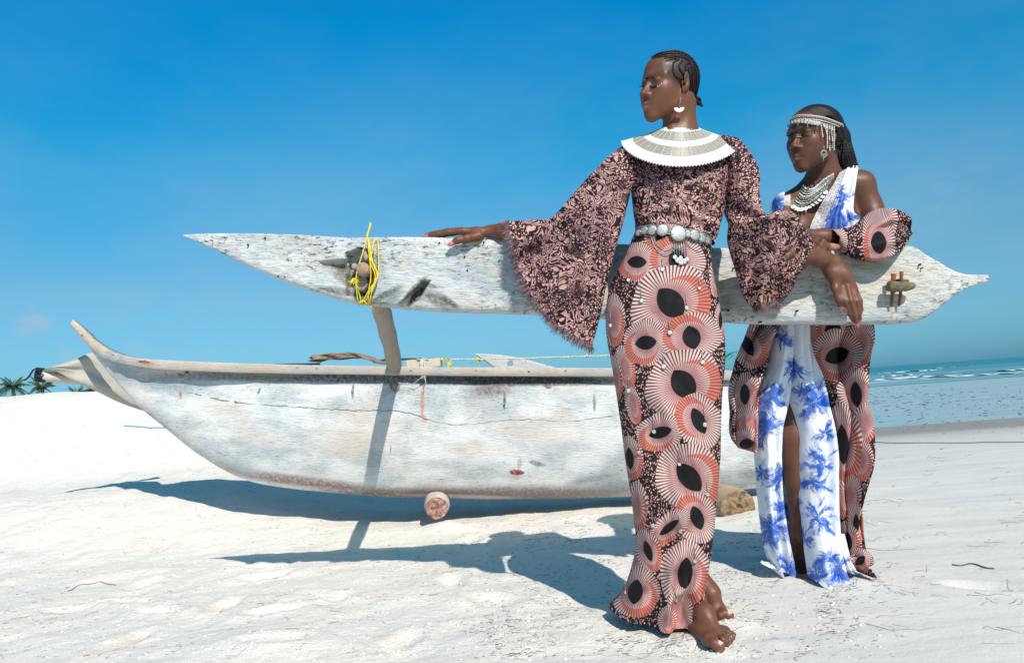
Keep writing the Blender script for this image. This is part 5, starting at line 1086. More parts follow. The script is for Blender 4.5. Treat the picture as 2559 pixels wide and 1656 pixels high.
corn = [[(440, 205), (520, 158), (640, 128), (760, 130), (880, 190), (960, 300), (985, 430), (965, 570), (935, 670)], [(470, 203), (560, 165), (680, 150), (790, 160), (890, 225), (945, 330), (962, 450), (945, 590), (925, 680)], [(520, 205), (620, 178), (720, 170), (820, 190), (895, 255), (930, 350), (940, 470), (925, 600), (910, 690)],
        [(590, 212), (680, 190), (770, 190), (850, 222), (895, 280), (915, 370), (922, 480), (910, 600), (900, 680)], [(600, 250), (680, 215), (755, 215), (700, 250), (685, 320), (700, 395), (760, 435), (830, 460)], [(800, 232), (765, 270), (765, 330), (800, 375), (845, 415), (865, 470), (880, 560), (895, 660)], [(870, 262), (838, 275), (832, 320), (850, 360), (880, 410), (895, 480), (900, 560)], [(905, 300), (875, 310), (868, 345), (890, 390), (910, 440), (918, 500)], [(455, 225), (540, 190), (610, 185), (700, 195)]]
for c_ in corn:
    X, rr = traced_tube(HB, Z1(c_), 70, 0.0031, 0.001, bead=0.22, prims=HB.p[:2]); MB().tube(X, rr, 6).build('cornrow', M_hair, hair1)
bm_ = MB(); c0 = HB.trace([1739], [250], 0.0)[0]
for j in range(5): bm_.tube([c0 + 0.014 * np.array([math.cos(t + j), 0.6 * math.sin(t * 1.3 + j), math.sin(t + j * .7)]) * (1 + .1 * j) for t in np.linspace(0, 5.5, 16)], 0.0042, 6)
bm_.build('bun', M_hair, hair1)
def feat(BD, pts, r, mat, name, parent, n=14, off=0.0006, flat=1.0):
    c = cr(pts, n); X = BD.trace(c[:, 0], c[:, 1], off); return MB().tube(X, np.linspace(1, 0.35, n) * r, 6, flat=flat).build(name, mat, parent)
feat(B1, Z1([(382, 447), (405, 430), (440, 424), (490, 436)]), 0.0031, M_lash, 'eyebrow', root1)
feat(B1, Z1([(500, 521), (470, 530), (440, 528), (424, 515)]), 0.0028, M_lash, 'eyelashes', root1)
fm_ = MB(); e0 = w1(0.088, -0.030, -0.002)
for j in range(5): fm_.tube([e0 + R1 @ np.array([0.0, -0.004 * j + .004, 0]), e0 + R1 @ np.array([0.006, -0.002 * j, -0.003]), e0 + R1 @ np.array([0.010, -0.003 * j, -0.001])], [0.0011, 0.0009, 0.0004], 4)
fm_.build('eyelashes', M_lash, root1)
dm = MB()
for a, b in Z1([(515, 527), (537, 515), (557, 497)]): dm.ball(tr1(a, b, 0.0005), 0.0017, 7, 5)
dm.build('pearl_dots', M_wbead, root1)
# earring: hook, red bead, fluted fan
ea = tr1(1701, 243, 0.004); y_e = ea[1] - 0.004; er = MB().tube([P(1700, 241, y_e), P(1701, 246, y_e - .004), P(1700, 254, y_e), P(1698, 263, y_e)], 0.0011, 5).build('earring', M_silver, root1)
MB().ball(P(1697, 266.5, y_e), 0.0034, 8, 6).build('red_bead', M_redb, er)
fa = MB(); c0 = P(1697, 268, y_e)
for j in range(13):
    a0 = math.pi * (1.02 + 0.96 * j / 13); a1 = a0 + math.pi * .96 / 13 * 0.9; q = [c0 + 0.0165 * np.array([math.cos(a) * r, 0.0, math.sin(a) * r * 0.95]) for a, r in ((a0, .25), (a0, .95), ((a0 + a1) / 2, 1.02), (a1, .95), (a1, .25))]
    V_ = q + [p + np.array([0, 0.003, 0]) for p in q]; fa.add(V_, [(4, 3, 2, 1, 0), (5, 6, 7, 8, 9), (0, 1, 6, 5), (1, 2, 7, 6), (2, 3, 8, 7), (3, 4, 9, 8)])
fa.build('fan_pendant', M_wbead, er, smooth=False)

# clothes of the tall woman
def tfold(s_, v, sg):
    return (0.006 * np.sin(38 * s_ + 3 * np.sin(5 * v)) * sstep(0.5, 0.9, s_) + 0.005 * fbm(v * 7, s_ * 9, 3, 3) * 2 - 0.012 * np.exp(-((s_ - .48) / .13) ** 2) * (np.exp(-((v - .30) / .13) ** 2) + np.exp(-((v - .70) / .13) ** 2)) * (sg < 0))
bl1, _ = lens('blouse', [(1640, 335), (1578, 368), (1577, 420), (1578, 475), (1583, 525), (1588, 565), (1588, 604)], [(1760, 335), (1832, 366), (1823, 420), (1815, 475), (1807, 530), (1796, 572), (1784, 612)], [2.54, 2.515, 2.485, 2.48, 2.48, 2.48, 2.48], [0.03, 0.06, 0.09, 0.10, 0.092, 0.088, 0.090], M_blouse, root1, 150, 90, 2.2, fold=tfold, bow=[(0, 0)] * 5 + [(0, -8), (0, -16)])
def sk_fold(s_, v, sg):
    f = 0.010 * np.sin(2 * np.pi * (2.2 * v + 0.9 * s_)) * sstep(0.45, 0.95, s_) + 0.022 * np.sin(2 * np.pi * (3.1 * v - 0.2 + 0.5 * s_)) * sstep(0.74, 1.0, s_)
    f += -0.02 * np.exp(-((v - (0.42 + 0.12 * s_)) / 0.05) ** 2) * -1 * sstep(0.72, 0.95, s_)
    f += 0.016 * fbm(v * 6, s_ * 9, 4, 8) * 2 * (0.4 + s_) + 0.006 * np.exp(-((s_ - .30) / .02) ** 2) * np.sin(np.pi * v)
    f += 0.022 * (0.25 - np.abs(fbm(v * 7 + 3 * s_, s_ * 13 - 2 * v, 3, 31))) * sstep(.08, .3, s_) * np.sin(np.pi * v) ** .5
    f += 0.010 * np.sin(2 * np.pi * (5 * s_ - 1.6 * v)) * sstep(.25, .4, s_) * sstep(.8, .6, s_) * np.sin(np.pi * v) + 0.009 * np.sin(2 * np.pi * (9 * s_ + 1.2 * v)) * sstep(.62, .75, s_) * np.sin(np.pi * v)
    f += -0.014 * np.exp(-((s_ - .52) / .10) ** 2 - ((v - .62) / .22) ** 2) + 0.008 * np.sin(26 * s_ + 5 * v) * sstep(.84, .95, s_) * (v > .5) * np.sin(np.pi * v)
    return f
skL = [(1590, 574), (1562, 640), (1532, 700), (1517, 760), (1516, 830), (1528, 900), (1541, 980), (1553, 1060), (1563, 1140), (1575, 1220), (1586, 1300), (1590, 1370), (1572, 1440), (1552, 1485), (1522, 1519)]
skR = [(1778, 600), (1774, 650), (1784, 710), (1796, 770), (1806, 830), (1809, 900), (1804, 970), (1799, 1060), (1796, 1140), (1792, 1220), (1784, 1300), (1773, 1370), (1766, 1430), (1763, 1478), (1769, 1528)]
skD = [(2.475, 2.475)] * 9 + [(2.48, 2.475), (2.50, 2.48), (2.52, 2.48), (2.55, 2.49), (2.585, 2.49), (2.61, 2.49)]
skirt, SX = lens('skirt', skL, skR, skD, [0.088, 0.105, 0.120, 0.125, 0.12, 0.115, 0.11, 0.105, 0.10, 0.10, 0.10, 0.105, 0.12, 0.135, 0.14], M_skirt, root1, 320, 130, 2.1, fold=sk_fold, bow=[(0, -10), (0, -4)] + [(0, 0)] * 11 + [(2, 6), (8, 18)], hem=0.0015)
lay_bands(skirt, M_skirts, BANDS)
SXf = SX[:, :130].reshape(-1, 3); SPX = np.stack(proj(SXf), -1)
def on_skirt(px, py, off=0.004):
    i = np.argmin((SPX[:, 0] - px) ** 2 + (SPX[:, 1] - py) ** 2); q = SXf[i].copy(); Y = q[1] - off; return P(px, py, Y)
def sl1f(s_, v, sg):
    rad_ = np.sin(2 * np.pi * (2.6 * v ** 0.8 + 0.25 * s_)) * 0.020 * sstep(0.35, 1, s_) + 0.008 * np.sin(2 * np.pi * (6 * v + s_)) * sstep(0.6, 1, s_)
    el_ = 0.018 * np.exp(-((v - (0.10 + 0.30 * (s_ - .55))) / 0.07) ** 2) * sstep(0.5, 0.7, s_) - 0.014 * np.exp(-((v - .04 - .38 * np.abs(s_ - .62)) / 0.05) ** 2) * sstep(0.45, 0.6, s_)
    return (rad_ * np.sin(np.pi * v) ** 0.5 + el_ + 0.006 * fbm(v * 8, s_ * 8, 3, 5) * 2)
slT = [(1592, 350), (1557, 365), (1520, 392), (1480, 432), (1430, 487), (1388, 537), (1366, 548), (1325, 549), (1268, 554)]
slB = [(1600, 450), (1578, 476), (1562, 540), (1545, 600), (1530, 655), (1515, 715), (1505, 765), (1492, 820), (1479, 866)]
slv1, SL1 = lens('sleeve', slT, slB, [(2.52, 2.46), (2.50, 2.46), (2.48, 2.46), (2.50, 2.46), (2.52, 2.47), (2.55, 2.48), (2.57, 2.49), (2.60, 2.50), (2.635, 2.52)], [0.05, 0.062, 0.065, 0.062, 0.058, 0.05, 0.045, 0.040, 0.036], M_blouse, bl1, 170, 110, 2.0, fold=sl1f, bow=[(0, 0)] * 5 + [(0, 0), (-8, 8), (-22, 26), (-38, 46)])
def sl2f(s_, v, sg):
    return 0.028 * np.sin(2 * np.pi * (1.7 * v + 1.3 * s_ + .2)) * sstep(0.40, 0.8, s_) * np.sin(np.pi * v) ** .5 + 0.010 * np.sin(2 * np.pi * (4.0 * v + 2 * s_)) * sstep(0.45, 1, s_) + 0.024 * np.exp(-((s_ - .36 - .12 * v) / .035) ** 2) - 0.016 * np.exp(-((s_ - .44 - .1 * v) / .03) ** 2) + 0.006 * fbm(v * 8, s_ * 8, 3, 6) * 2
s2L = [(1785, 352), (1803, 374), (1811, 420), (1815, 470), (1816, 510), (1817, 550), (1818, 600), (1825, 630), (1836, 665), (1845, 700), (1853, 728), (1864, 750), (1882, 768)]
s2R = [(1812, 346), (1850, 360), (1886, 410), (1897, 442), (1896, 490), (1914, 542), (1960, 524), (2008, 572), (2032, 612), (2018, 650), (1990, 692), (1972, 728), (1946, 756)]
slv2, SL2 = lens('sleeve', s2L, s2R, [(2.50, 2.52), (2.47, 2.50), (2.46, 2.47), (2.45, 2.45), (2.44, 2.43), (2.44, 2.41), (2.45, 2.44), (2.46, 2.50), (2.48, 2.54), (2.50, 2.56), (2.52, 2.56), (2.54, 2.57), (2.55, 2.575)], [0.045, 0.06, 0.062, 0.06, 0.06, 0.062, 0.066, 0.062, 0.056, 0.050, 0.044, 0.036, 0.026], M_blouse, bl1, 170, 100, 2.0, fold=sl2f)
M_fringe = simple('frayed_thread_material', (0.16, 0.09, 0.10), 0.9, 0.7, 900, c2=(0.50, 0.32, 0.31)); M_fr2 = simple('dark_frayed_thread_material', (0.06, 0.045, 0.075), 0.9, 0.6, 900)
def fringe(name, pts, dirs, n, ln, parent, seed, spread=0.5, r=0.0006):
    r_ = np.random.default_rng(seed)
    for mt, nn in ((M_fringe, n), (M_fr2, n // 2)):
        m_ = MB()
        for _ in range(nn):
            u = r_.uniform(0, len(pts) - 1.001); i = int(u); f = u - i; p = pts[i] * (1 - f) + pts[i + 1] * f; d = dirs[i] * (1 - f) + dirs[i + 1] * f
            d = d + r_.normal(0, spread, 3) * [1, .5, 1] + [0, 0, -0.15]; d /= np.linalg.norm(d); l_ = ln * r_.uniform(0.4, 1.25); c_ = r_.normal(0, 0.3, 3) * [1, .5, 1]
            p = p - d * l_ * 0.25 + [0, -0.001, 0]
            m_.tube([p, p + d * l_ * 0.5 + c_ * l_ * .15, p + d * l_ + c_ * l_ * .5 + [0, 0, -l_ * .1]], [r, r, r * .5], 3, caps=False)
        o = m_.build(name, mt, parent); o['kind'] = 'stuff'
    return o
e1 = SL1[-1, ::4]; cen = e1.mean(0); dirs = []
edge = SL1[-1, :110:2]; inn = SL1[-16, :110:2]; dd = edge - inn; dd /= np.linalg.norm(dd, axis=1)[:, None]; fringe('fringe', edge, dd, 760, 0.026, slv1, 3, 0.45)
edge = SL1[-1, 110::3]; inn = SL1[-16, 110::3]; dd = edge - inn; dd /= np.linalg.norm(dd, axis=1)[:, None] + 1e-9; fringe('fringe', edge, dd, 220, 0.024, slv1, 4, 0.45)
edge = SL2[105:, 99]; inn = SL2[105:, 90]; dd = edge - inn; dd /= np.linalg.norm(dd, axis=1)[:, None] + 1e-9; fringe('fringe', edge, dd, 620, 0.022, slv2, 5, 0.5)
edge = SL2[-1, :100:2]; inn = SL2[-14, :100:2]; dd = edge - inn; dd /= np.linalg.norm(dd, axis=1)[:, None] + 1e-9; fringe('fringe', edge, dd, 420, 0.026, slv2, 6, 0.5)
inner_pts = np.array([P(a, b, SL2[150, 60, 1] - 0.02) for a, b in cr([(1885, 690), (1920, 650), (1955, 640), (1985, 628)], 20)]); fringe('fringe', inner_pts, np.tile([[-.3, -.3, -.6]], (20, 1)), 120, 0.02, slv2, 7, 0.6)

# beaded collar
ccx = 1700
def collar_pt(th, r):
    c, s_ = np.cos(th), np.sin(th); hw = 41 + (147 - 41) * r; px = ccx + hw * c + 2 * r
    if s_ >= 0: py = 317 + (354 - 317) * r ** 0.75 + s_ ** 1.15 * (3 + 58 * r ** 1.15 * 1.0 - 0); Y = 2.475 - (0.052 + 0.085 * r) * s_
    else: py = 317 + (354 - 317) * r ** 0.75; Y = 2.475 - (0.052 + 0.10 * r) * s_
    return P(px, py, Y)
col_base = []; NT = 150
base_o = None
for bi, (r0, r1, mt, nm) in enumerate([(0.0, 0.10, M_bw, 'white_bead_band'), (0.10, 0.345, M_bm, 'mixed_bead_band'), (0.345, 0.50, M_bw, 'white_bead_band'), (0.50, 0.75, M_bm, 'mixed_bead_band'), (0.75, 1.0, M_bw, 'white_bead_band')]):
    rows_ = max(3, int(round((r1 - r0) * 28))); V, U = [], []; th = np.linspace(0, 2 * np.pi, NT, endpoint=False); kk = rows_ * 4 + 1
    for j in range(kk):
        r = r0 + (r1 - r0) * j / (kk - 1)
        for t in th:
            p = collar_pt(t, r); lift = 0.0022 * abs(math.sin(math.pi * j / 4)); p = p + np.array([0, -lift * max(0, math.sin(t)), lift]); V.append(p); U.append((t * (0.2 + r), r))
    o = mesh(nm, V, grid_faces(kk, NT, True), mt, root1 if base_o is None else base_o, uv=U)
    if base_o is None: o.name = 'beaded_collar'; base_o = o
sp_m = MB()
for j in range(30):
    t = 2 * np.pi * (j + .5) / 30
    MB().tube([collar_pt(t, r) + np.array([0, -0.003 * max(0, math.sin(t)), 0.002]) for r in np.linspace(0.02, 1, 16)], 0.0007, 5).build('spacer_bar', M_wbead, base_o)
rim = MB(); 
for t in np.linspace(0, 2 * np.pi, 110, endpoint=False): rim.ball(collar_pt(t, 1.005), 0.0036, 6, 4)
rim.build('bead_rim', M_bw, base_o)

# coin belt
def disc(m_, c, r, nrm=(0, -1, 0), th=0.0016, n=14, dome=0.25):
    nrm = np.array(nrm, float); nrm /= np.linalg.norm(nrm); a = np.cross(nrm, [0, 0, 1.0]); a /= np.linalg.norm(a); b = np.cross(nrm, a); t = np.linspace(0, 2 * np.pi, n, endpoint=False)
    ring = lambda rr, h: c + nrm * h + rr * (np.cos(t)[:, None] * a + np.sin(t)[:, None] * b)
    V = np.concatenate([ring(r, 0), ring(r, th), ring(r * .85, th * 1.5), ring(r * .5, th + r * dome * .5), [c + nrm * (th + r * dome)]])
    F = [tuple(q) for q in grid_faces(4, n, True)] + [(3 * n + i, 3 * n + (i + 1) % n, 4 * n) for i in range(n)]; m_.add(V, F)
bp = cr([(1590, 580), (1612, 573), (1640, 572), (1670, 576), (1700, 580), (1730, 582), (1755, 590), (1776, 602)], 60)
bm0 = MB()
for up in (-7, -2, 3, 8):
    X = np.array([on_skirt(a, b + up, 0.006) for a, b in bp]); X[:, 1] = np.minimum(X[:, 1], X[:, 1]); bm0.tube(X, 0.0035 * (1 + .25 * np.sin(np.arange(60) * 2.2)), 6)
belt = bm0.build('coin_belt', M_silver, root1)
for (a, b, r) in [(1596, 582, 8), (1611, 576, 10), (1630, 575, 13), (1655, 575, 16), (1695, 583, 22), (1718, 584, 10), (1736, 587, 15), (1754, 594, 13), (1768, 601, 9)]:
    m_ = MB(); c0 = on_skirt(a, b, 0.014); nx = (a - 1685) / 95; nr = np.array([0.45 * nx, -1, 0.1]); disc(m_, c0, r * .00112, nr, 0.002, 20, .10)
    for t in np.linspace(0, 6.28, 16, endpoint=False): m_.ball(c0 + r * .00115 * np.array([math.cos(t), -0.12, math.sin(t)]), 0.0016 if r > 9 else .0012, 5, 4)
    m_.build('coin_disc', M_silver, belt)
ch = MB()
for pts in ([(1625, 588), (1640, 622), (1665, 638), (1690, 620)], [(1630, 588), (1643, 610), (1665, 625), (1688, 612)], [(1712, 600), (1728, 618), (1748, 628), (1765, 612)]):
    c_ = cr(pts, 22); ch.tube([on_skirt(a, b, 0.005) for a, b in c_], 0.0011 * (1 + .5 * np.sin(np.arange(22) * 2.4)), 5)
for j, x in enumerate((1684, 1690, 1696, 1702, 1708, 1714)): ch.tube([on_skirt(x, 600, 0.008), on_skirt(x + 1, 618, 0.006), on_skirt(x + 2, 638 + (j % 3) * 3, 0.006)], 0.0013, 5)
ch.build('chain', M_silver, belt)
for a, b, r in ((1687, 643, 6), (1694, 651, 7), (1702, 655, 7.5), (1710, 653, 7), (1717, 648, 6), (1701, 645, 6)):
    m_ = MB(); disc(m_, on_skirt(a, b, 0.008), r * .00122, (0.05, -1, 0.1), 0.001, 14, .05); m_.build('coin_drop', M_silver, belt)
for (a, b, r, l_) in [(1656, 673, 5.5, 26), (1603, 751, 5.5, 30), (1526, 813, 5, 38), (1674, 831, 6, 30), (1659, 916, 6, 30), (1756, 905, 6, 26), (1571, 976, 5.5, 38), (1762, 1061, 6, 42), (1634, 1078, 5.5, 38), (1597, 1131, 4.5, 36), (1806, 940, 4.5, 34), (1716, 769, 5, 34), (1698, 1160, 4.5, 40), (1768, 1235, 5.5, 34), (1631, 1313, 5, 36), (1700, 1327, 4.5, 40), (1737, 1401, 6, 36), (1570, 700, 4.5, 24), (1748, 720, 4.5, 28), (1690, 1500, 4, 30), (1563, 1480, 4, 34)]:
    m_ = MB(); m_.tube([on_skirt(a - 2, b - l_, 0.004), on_skirt(a - 1, b - l_ * .5, 0.004), on_skirt(a, b - r, 0.004)], 0.0010, 4); disc(m_, on_skirt(a, b, 0.005), r * .00118, (0, -1, 0.15), 0.0008, 12, .03); m_.build('sequin_drop', M_silver, skirt)
adopt(root1)
# ---------------- the second woman, behind the plank
B2 = Body(); Y2 = 2.80
R2 = head_frame(59, -2, 0); H2 = P(2035, 343, Y2); w2 = add_head(B2, H2, R2, 1.0, crown=0.88, lidded=False)
B2.cone(P(2055, 385, 2.83), P(2058, 440, 2.86), 0.052, 0.050, 0.02); B2.cone(P(2058, 440, 2.86), P(2055, 490, 2.89), 0.052, 0.085, 0.03)
S2 = P(2150, 462, 2.90)
B2.cone(P(2075, 455, 2.89), S2, 0.048, 0.044, 0.04).cone(P(2035, 475, 2.88), P(1965, 520, 2.86), 0.048, 0.050, 0.04)
B2.ell(P(2052, 560, 2.94), (0.150, 0.095, 0.17), None, 0.04).ell(P(2092, 560, 2.875), (0.062, 0.055, 0.060), None, 0.04).ell(P(1995, 572, 2.865), (0.058, 0.052, 0.060), None, 0.03).ell(P(2045, 690, 2.98), (0.10, 0.07, 0.16), None, 0.05).ell(P(2010, 850, 3.04), (0.10, 0.06, 0.12), None, 0.05)
B2.cone(P(2120, 470, 2.86), P(2060, 480, 2.83), 0.010, 0.010, 0.02).cone(P(1985, 505, 2.82), P(2040, 485, 2.83), 0.010, 0.010, 0.02)
B2T = list(B2.p)
B2.chain([S2, P(2172, 520, 2.90), P(2208, 590, 2.84)], [0.052, 0.044, 0.038], 0.025)
B2.chain([P(2208, 590, 2.84), P(2140, 598, 2.76), P(2060, 594, 2.715), P(2005, 588, 2.695)], [0.040, 0.036, 0.029, 0.023], 0.02)
B2.chain([P(2005, 588, 2.695), P(1980, 590, 2.68), P(1955, 600, 2.67)], [0.023, 0.022, 0.016], 0.015)
# her other hand laid over the tall woman's wrist
B2.chain([P(1965, 520, 2.86), P(1945, 620, 2.74), P(2000, 607, 2.645)], [0.045, 0.038, 0.025], 0.02)
for a, b in (((2010, 600), (2038, 600)), ((2010, 608), (2036, 612)), ((2008, 614), (2030, 620))): B2.chain([P(*a, 2.62), P(*b, 2.595)], [0.017, 0.013], 0.014)
fing = [[(2038, 600, 2.595), (2056, 604, 2.575), (2066, 616, 2.575), (2073, 634, 2.585)], [(2036, 608, 2.588), (2050, 614, 2.568), (2058, 626, 2.568), (2062, 638, 2.578)], [(2032, 616, 2.585), (2042, 624, 2.565), (2048, 634, 2.566), (2050, 642, 2.575)]]
for f in fing: B2.chain([P(*q) for q in f], [0.0105, 0.0096, 0.0088, 0.0072], 0.005)
f = [P(2045, 606, 2.60), P(2066, 614, 2.59), P(2080, 617, 2.59), P(2092, 617, 2.595)]; B2.chain(f, [0.013, 0.011, 0.011, 0.0095], 0.006); B2.tint(P(2084, 618, 2.588), 0.024, None, (0.42, 0.17, 0.085), 0.5)
# legs
B2.chain([P(2000, 900, 3.04), P(1983, 1090, 3.01), P(1996, 1200, 3.01), P(2004, 1330, 3.03), P(2004, 1395, 3.06)], [0.07, 0.058, 0.048, 0.040, 0.030], 0.02)
B2.chain([P(2040, 900, 3.04), P(2045, 1120, 3.04), P(2050, 1330, 3.04), P(2046, 1395, 3.05)], [0.07, 0.06, 0.042, 0.030], 0.02)
foot(B2, P(2004, 1395, 3.06), 0.030, atz(2006, 1395, 0.03), [atz(1990, 1415, 0.024), atz(2010, 1418, 0.018)], [toe((1990, 1416, .024), (1988, 1421, .02), (1985, 1427, .015), .014), toe((1997, 1417, .022), (1996, 1423, .02), (1995, 1429, .011), .0095), toe((2003, 1418, .02), (2003, 1424, .018), (2003, 1430, .01), .009), toe((2009, 1418, .02), (2010, 1424, .016), (2011, 1429, .01), .0088)], (0.3, 0.12, 0.1))
B2.tint(w2(0.100, 0, -0.0725), (0.022, 0.025, 0.0075), R2, (0.11, 0.036, 0.030), 0.3); B2.tint(w2(0.099, 0, -0.0900), (0.020, 0.023, 0.0080), R2, (0.18, 0.062, 0.050), 0.3)
B2.tint(w2(-0.045, 0, 0.075), (0.115, 0.10, 0.062), R2, (0.012, 0.009, 0.008), 0.08); B2.tint(w2(-0.08, 0, 0.0), (0.085, 0.10, 0.09), R2, (0.012, 0.009, 0.008), 0.1)
for sg in (-1, 1): B2.tint(w2(0.087, sg * 0.032, 0.000), (0.006, 0.0115, 0.0042), R2, (0.05, 0.04, 0.035), 0.3)
V, F = B2.build(0.0027)
root2 = empty('person', [1.06, 2.95, 0], 'second woman behind the plank, with silver coin headband and blue tie-dye dress', 'person')
mesh('body', V, F[:, ::-1].copy(), M_skin, root2, col=B2.colors(V, SK2))
Z2 = lambda l: zp(l, 3.581, 1900, 250)
# hair: cap, pulled-back mass, box braids
HC = Body(); HC.ell(w2(-0.016, 0, 0.040), np.array([0.102, 0.079, 0.077]), R2, 0.01).ell(w2(-0.03, 0, 0.03), np.array([0.088, 0.070, 0.074]), R2, 0.02)
HC.chain([P(2086, 305, 2.86), P(2098, 345, 2.87), P(2104, 385, 2.88), P(2108, 422, 2.91)], [0.030, 0.034, 0.037, 0.034], 0.02); HC.cone(P(2100, 422, 2.91), P(2128, 412, 2.93), 0.022, 0.018, 0.02)
HC.ell(w2(0.150, 0, -0.050), np.array([0.128, 0.15, 0.125]), R2, 0.004, -1)
V, F = HC.build(0.0032); hair2 = mesh('hair', V, F[:, ::-1].copy(), M_hair, root2)
bmx = MB(); r_ = np.random.default_rng(5)
for i in range(22):
    t = i / 21; st_ = (292 + 240 * t, 156 - 14 * t + 22 * t * t); md = (420 + 190 * t, 78 + 60 * t ** 2); m2 = (560 + 130 * t, 78 + 110 * t); en = (700 + 40 * t, 150 + 75 * t)
    X, rr = traced_tube(HC, Z2([st_, md, m2, en]), 40, 0.0046, 0.001, bead=0.25, y0=2.3, prims=HC.p[:-1]); MB().tube(X, rr, 5).build('crown_braid', M_hair, hair2)
for i in range(34):
    t = (i + .5) / 34; m_ = MB(); j = r_.normal(0, 1, 4)
    st_ = (610 + 130 * t, 215 + 25 * t + j[0] * 6); m1 = (660 + 125 * t + j[1] * 6, 300 + 10 * j[2]); m2 = (665 + 145 * t + j[2] * 8, 400 + 10 * j[1]); m3 = (650 + 185 * t + j[3] * 8, 520); en = (655 + 215 * t + j[0] * 5, 655 - 55 * t + j[1] * 12)
    X, rr = traced_tube(HC, Z2([st_, m1, m2, m3, en]), 54, 0.0047, 0.0015 + 0.002 * abs(j[2]), bead=0.28, y0=2.3, prims=HC.p[:-1]); m_.tube(X, rr, 5); m_.build('box_braid', M_hair, hair2)
for k_ in range(3): X, rr = traced_tube(HC, Z2([(672, 385 + k_ * 9), (720, 376 + k_ * 9), (780, 368 + k_ * 9)]), 20, 0.0042, 0.006, bead=0.2, y0=2.3, prims=HC.p[:-1]); MB().tube(X, rr, 5).build('hair_wrap', M_hair, hair2)
FC2 = Body(); FC2.p = B2.p + HC.p[:2]
feat(B2, Z2([(274, 312), (295, 298), (330, 285), (368, 292)]), 0.0030, M_lash, 'eyebrow', root2)
feat(B2, Z2([(372, 342), (345, 335), (315, 340), (292, 358)]), 0.0024, M_lash, 'eyelashes', root2); feat(B2, Z2([(376, 336), (350, 330), (322, 334)]), 0.0018, M_green, 'green_liner', root2)
fm_ = MB(); e0 = w2(0.088, -0.031, 0.004)
for j in range(6): fm_.tube([e0 + R2 @ np.array([0.0, -0.004 * j + .004, 0]), e0 + R2 @ np.array([0.005, -0.002 * j, 0.0]), e0 + R2 @ np.array([0.010, -0.003 * j, 0.002])], [0.0012, 0.001, 0.0005], 4)
fm_.build('eyelashes', M_lash, root2); MB().ball(B2.trace([1978], [376], 0.001)[0], 0.0016, 6, 4).build('nose_stud', M_silver, root2)
# headband with coins and bead drops
bc_ = Z2([(268, 190), (300, 168), (350, 153), (450, 156), (560, 171), (650, 200), (742, 238)])
hbm = MB()
def band_line(dy, r, off, bead, n=80):
    X, rr = traced_tube(FC2, [(a, b + dy) for a, b in bc_], n, r, off, bead=bead, y0=2.3); return X, rr
X, rr = band_line(0, 0.0048, 0.002, 0.05); hbm.tube(X, rr, 6); hbd = hbm.build('headband', simple('headband_weave_material', (0.22, 0.15, 0.11), 0.6, 0.6, 500), root2)
m_ = MB()
for dy in (-4.6, 4.6): X, rr = band_line(dy, 0.0019, 0.005, 0.2); m_.tube(X, rr, 5)
m_.build('band_edge', M_wbead, hbd); m_ = MB(); X, _ = band_line(0, 0.003, 0.0075, 0, 34)
for i, q in enumerate(X): m_.ball(q, 0.0030 if i % 2 else 0.0022, 6, 4)
m_.build('band_beads', M_gold, hbd)
cc = cr(Z2([(275, 200), (310, 188), (350, 186), (395, 188), (440, 195), (480, 202), (515, 208)]), 10)
for i, (a, b) in enumerate(cc): m_ = MB(); q = FC2.trace([a], [b + 1], 0.004, 2.3)[0]; disc(m_, q, 0.0088, (-.35, -1, .15), 0.0012, 14, .06); m_.build('headband_coin', M_silver, hbd)
def drop(a, b, l_, mats=(M_gold, M_dbead), parent=hbd, step=4.2, r=0.0024, name='bead_drop', sway=0.0):
    n = max(2, int(l_ / step)); m_ = [MB(), MB()]
    q0 = FC2.trace([a], [b], 0.004, 2.3)[0]; ys = q0[1] - 0.004
    for i in range(n):
        q = P(a + sway * i / n, b + i * step, ys); m_[(i * 7 // 3) % 2].ball(q, [r, r, r * (1.5 if i % 3 else 1.0)], 6, 4)
    o = m_[0].build(name, mats[0], parent)
    if m_[1].v: m_[1].build('bead_link', mats[1], o) if False else None
    if m_[1].v:
        m_[1].build(name, mats[1], parent)
for a, b, l_ in zp([(212, 262, ), (248, 236), (336, 215), (422, 220), (510, 240)], 3.581, 1900, 250) and [(1960, 322, 6), (1969, 312, 8), (1994, 309, 10), (2018, 310, 12), (2042, 315, 14)]: drop(a, b, l_, (M_gold, M_dbead), step=3.6)
drop(1966, 322, 18, (M_wbead, M_gold), step=3.4, r=.0018)
for i in range(9): drop(2051 + i * 4.2, 306 + i * 1.4, (40, 26, 34, 30, 64, 72, 40, 58, 66)[i], (M_wbead, M_gold if i % 2 else M_wbead), step=4.4, r=0.0024, sway=(6, 10, 8, 4, 0, 2, 4, 0, 0)[i])
# ear ring
y_e = B2.trace([2060], [357], 0.003, 2.3)[0][1] - 0.006
er2 = MB().tube([P(2058, 362, y_e), P(2059, 368, y_e - .003), P(2059, 376, y_e)], 0.0012, 5).build('earring', M_silver, root2); m_ = MB(); c0 = P(2059, 384, y_e)
for R_, r__, dz in ((0.0105, 0.0019, 0), (0.0070, 0.0016, 0.003)): m_.tube([c0 + [R_ * math.cos(t), 0, R_ * 1.1 * math.sin(t) + dz] for t in np.linspace(0, 6.3, 20)], r__, 6)
m_.tube([P(2059, 391, y_e), P(2058, 398, y_e), P(2056, 405, y_e)], 0.0013, 5); m_.build('hoop', M_silver, er2)
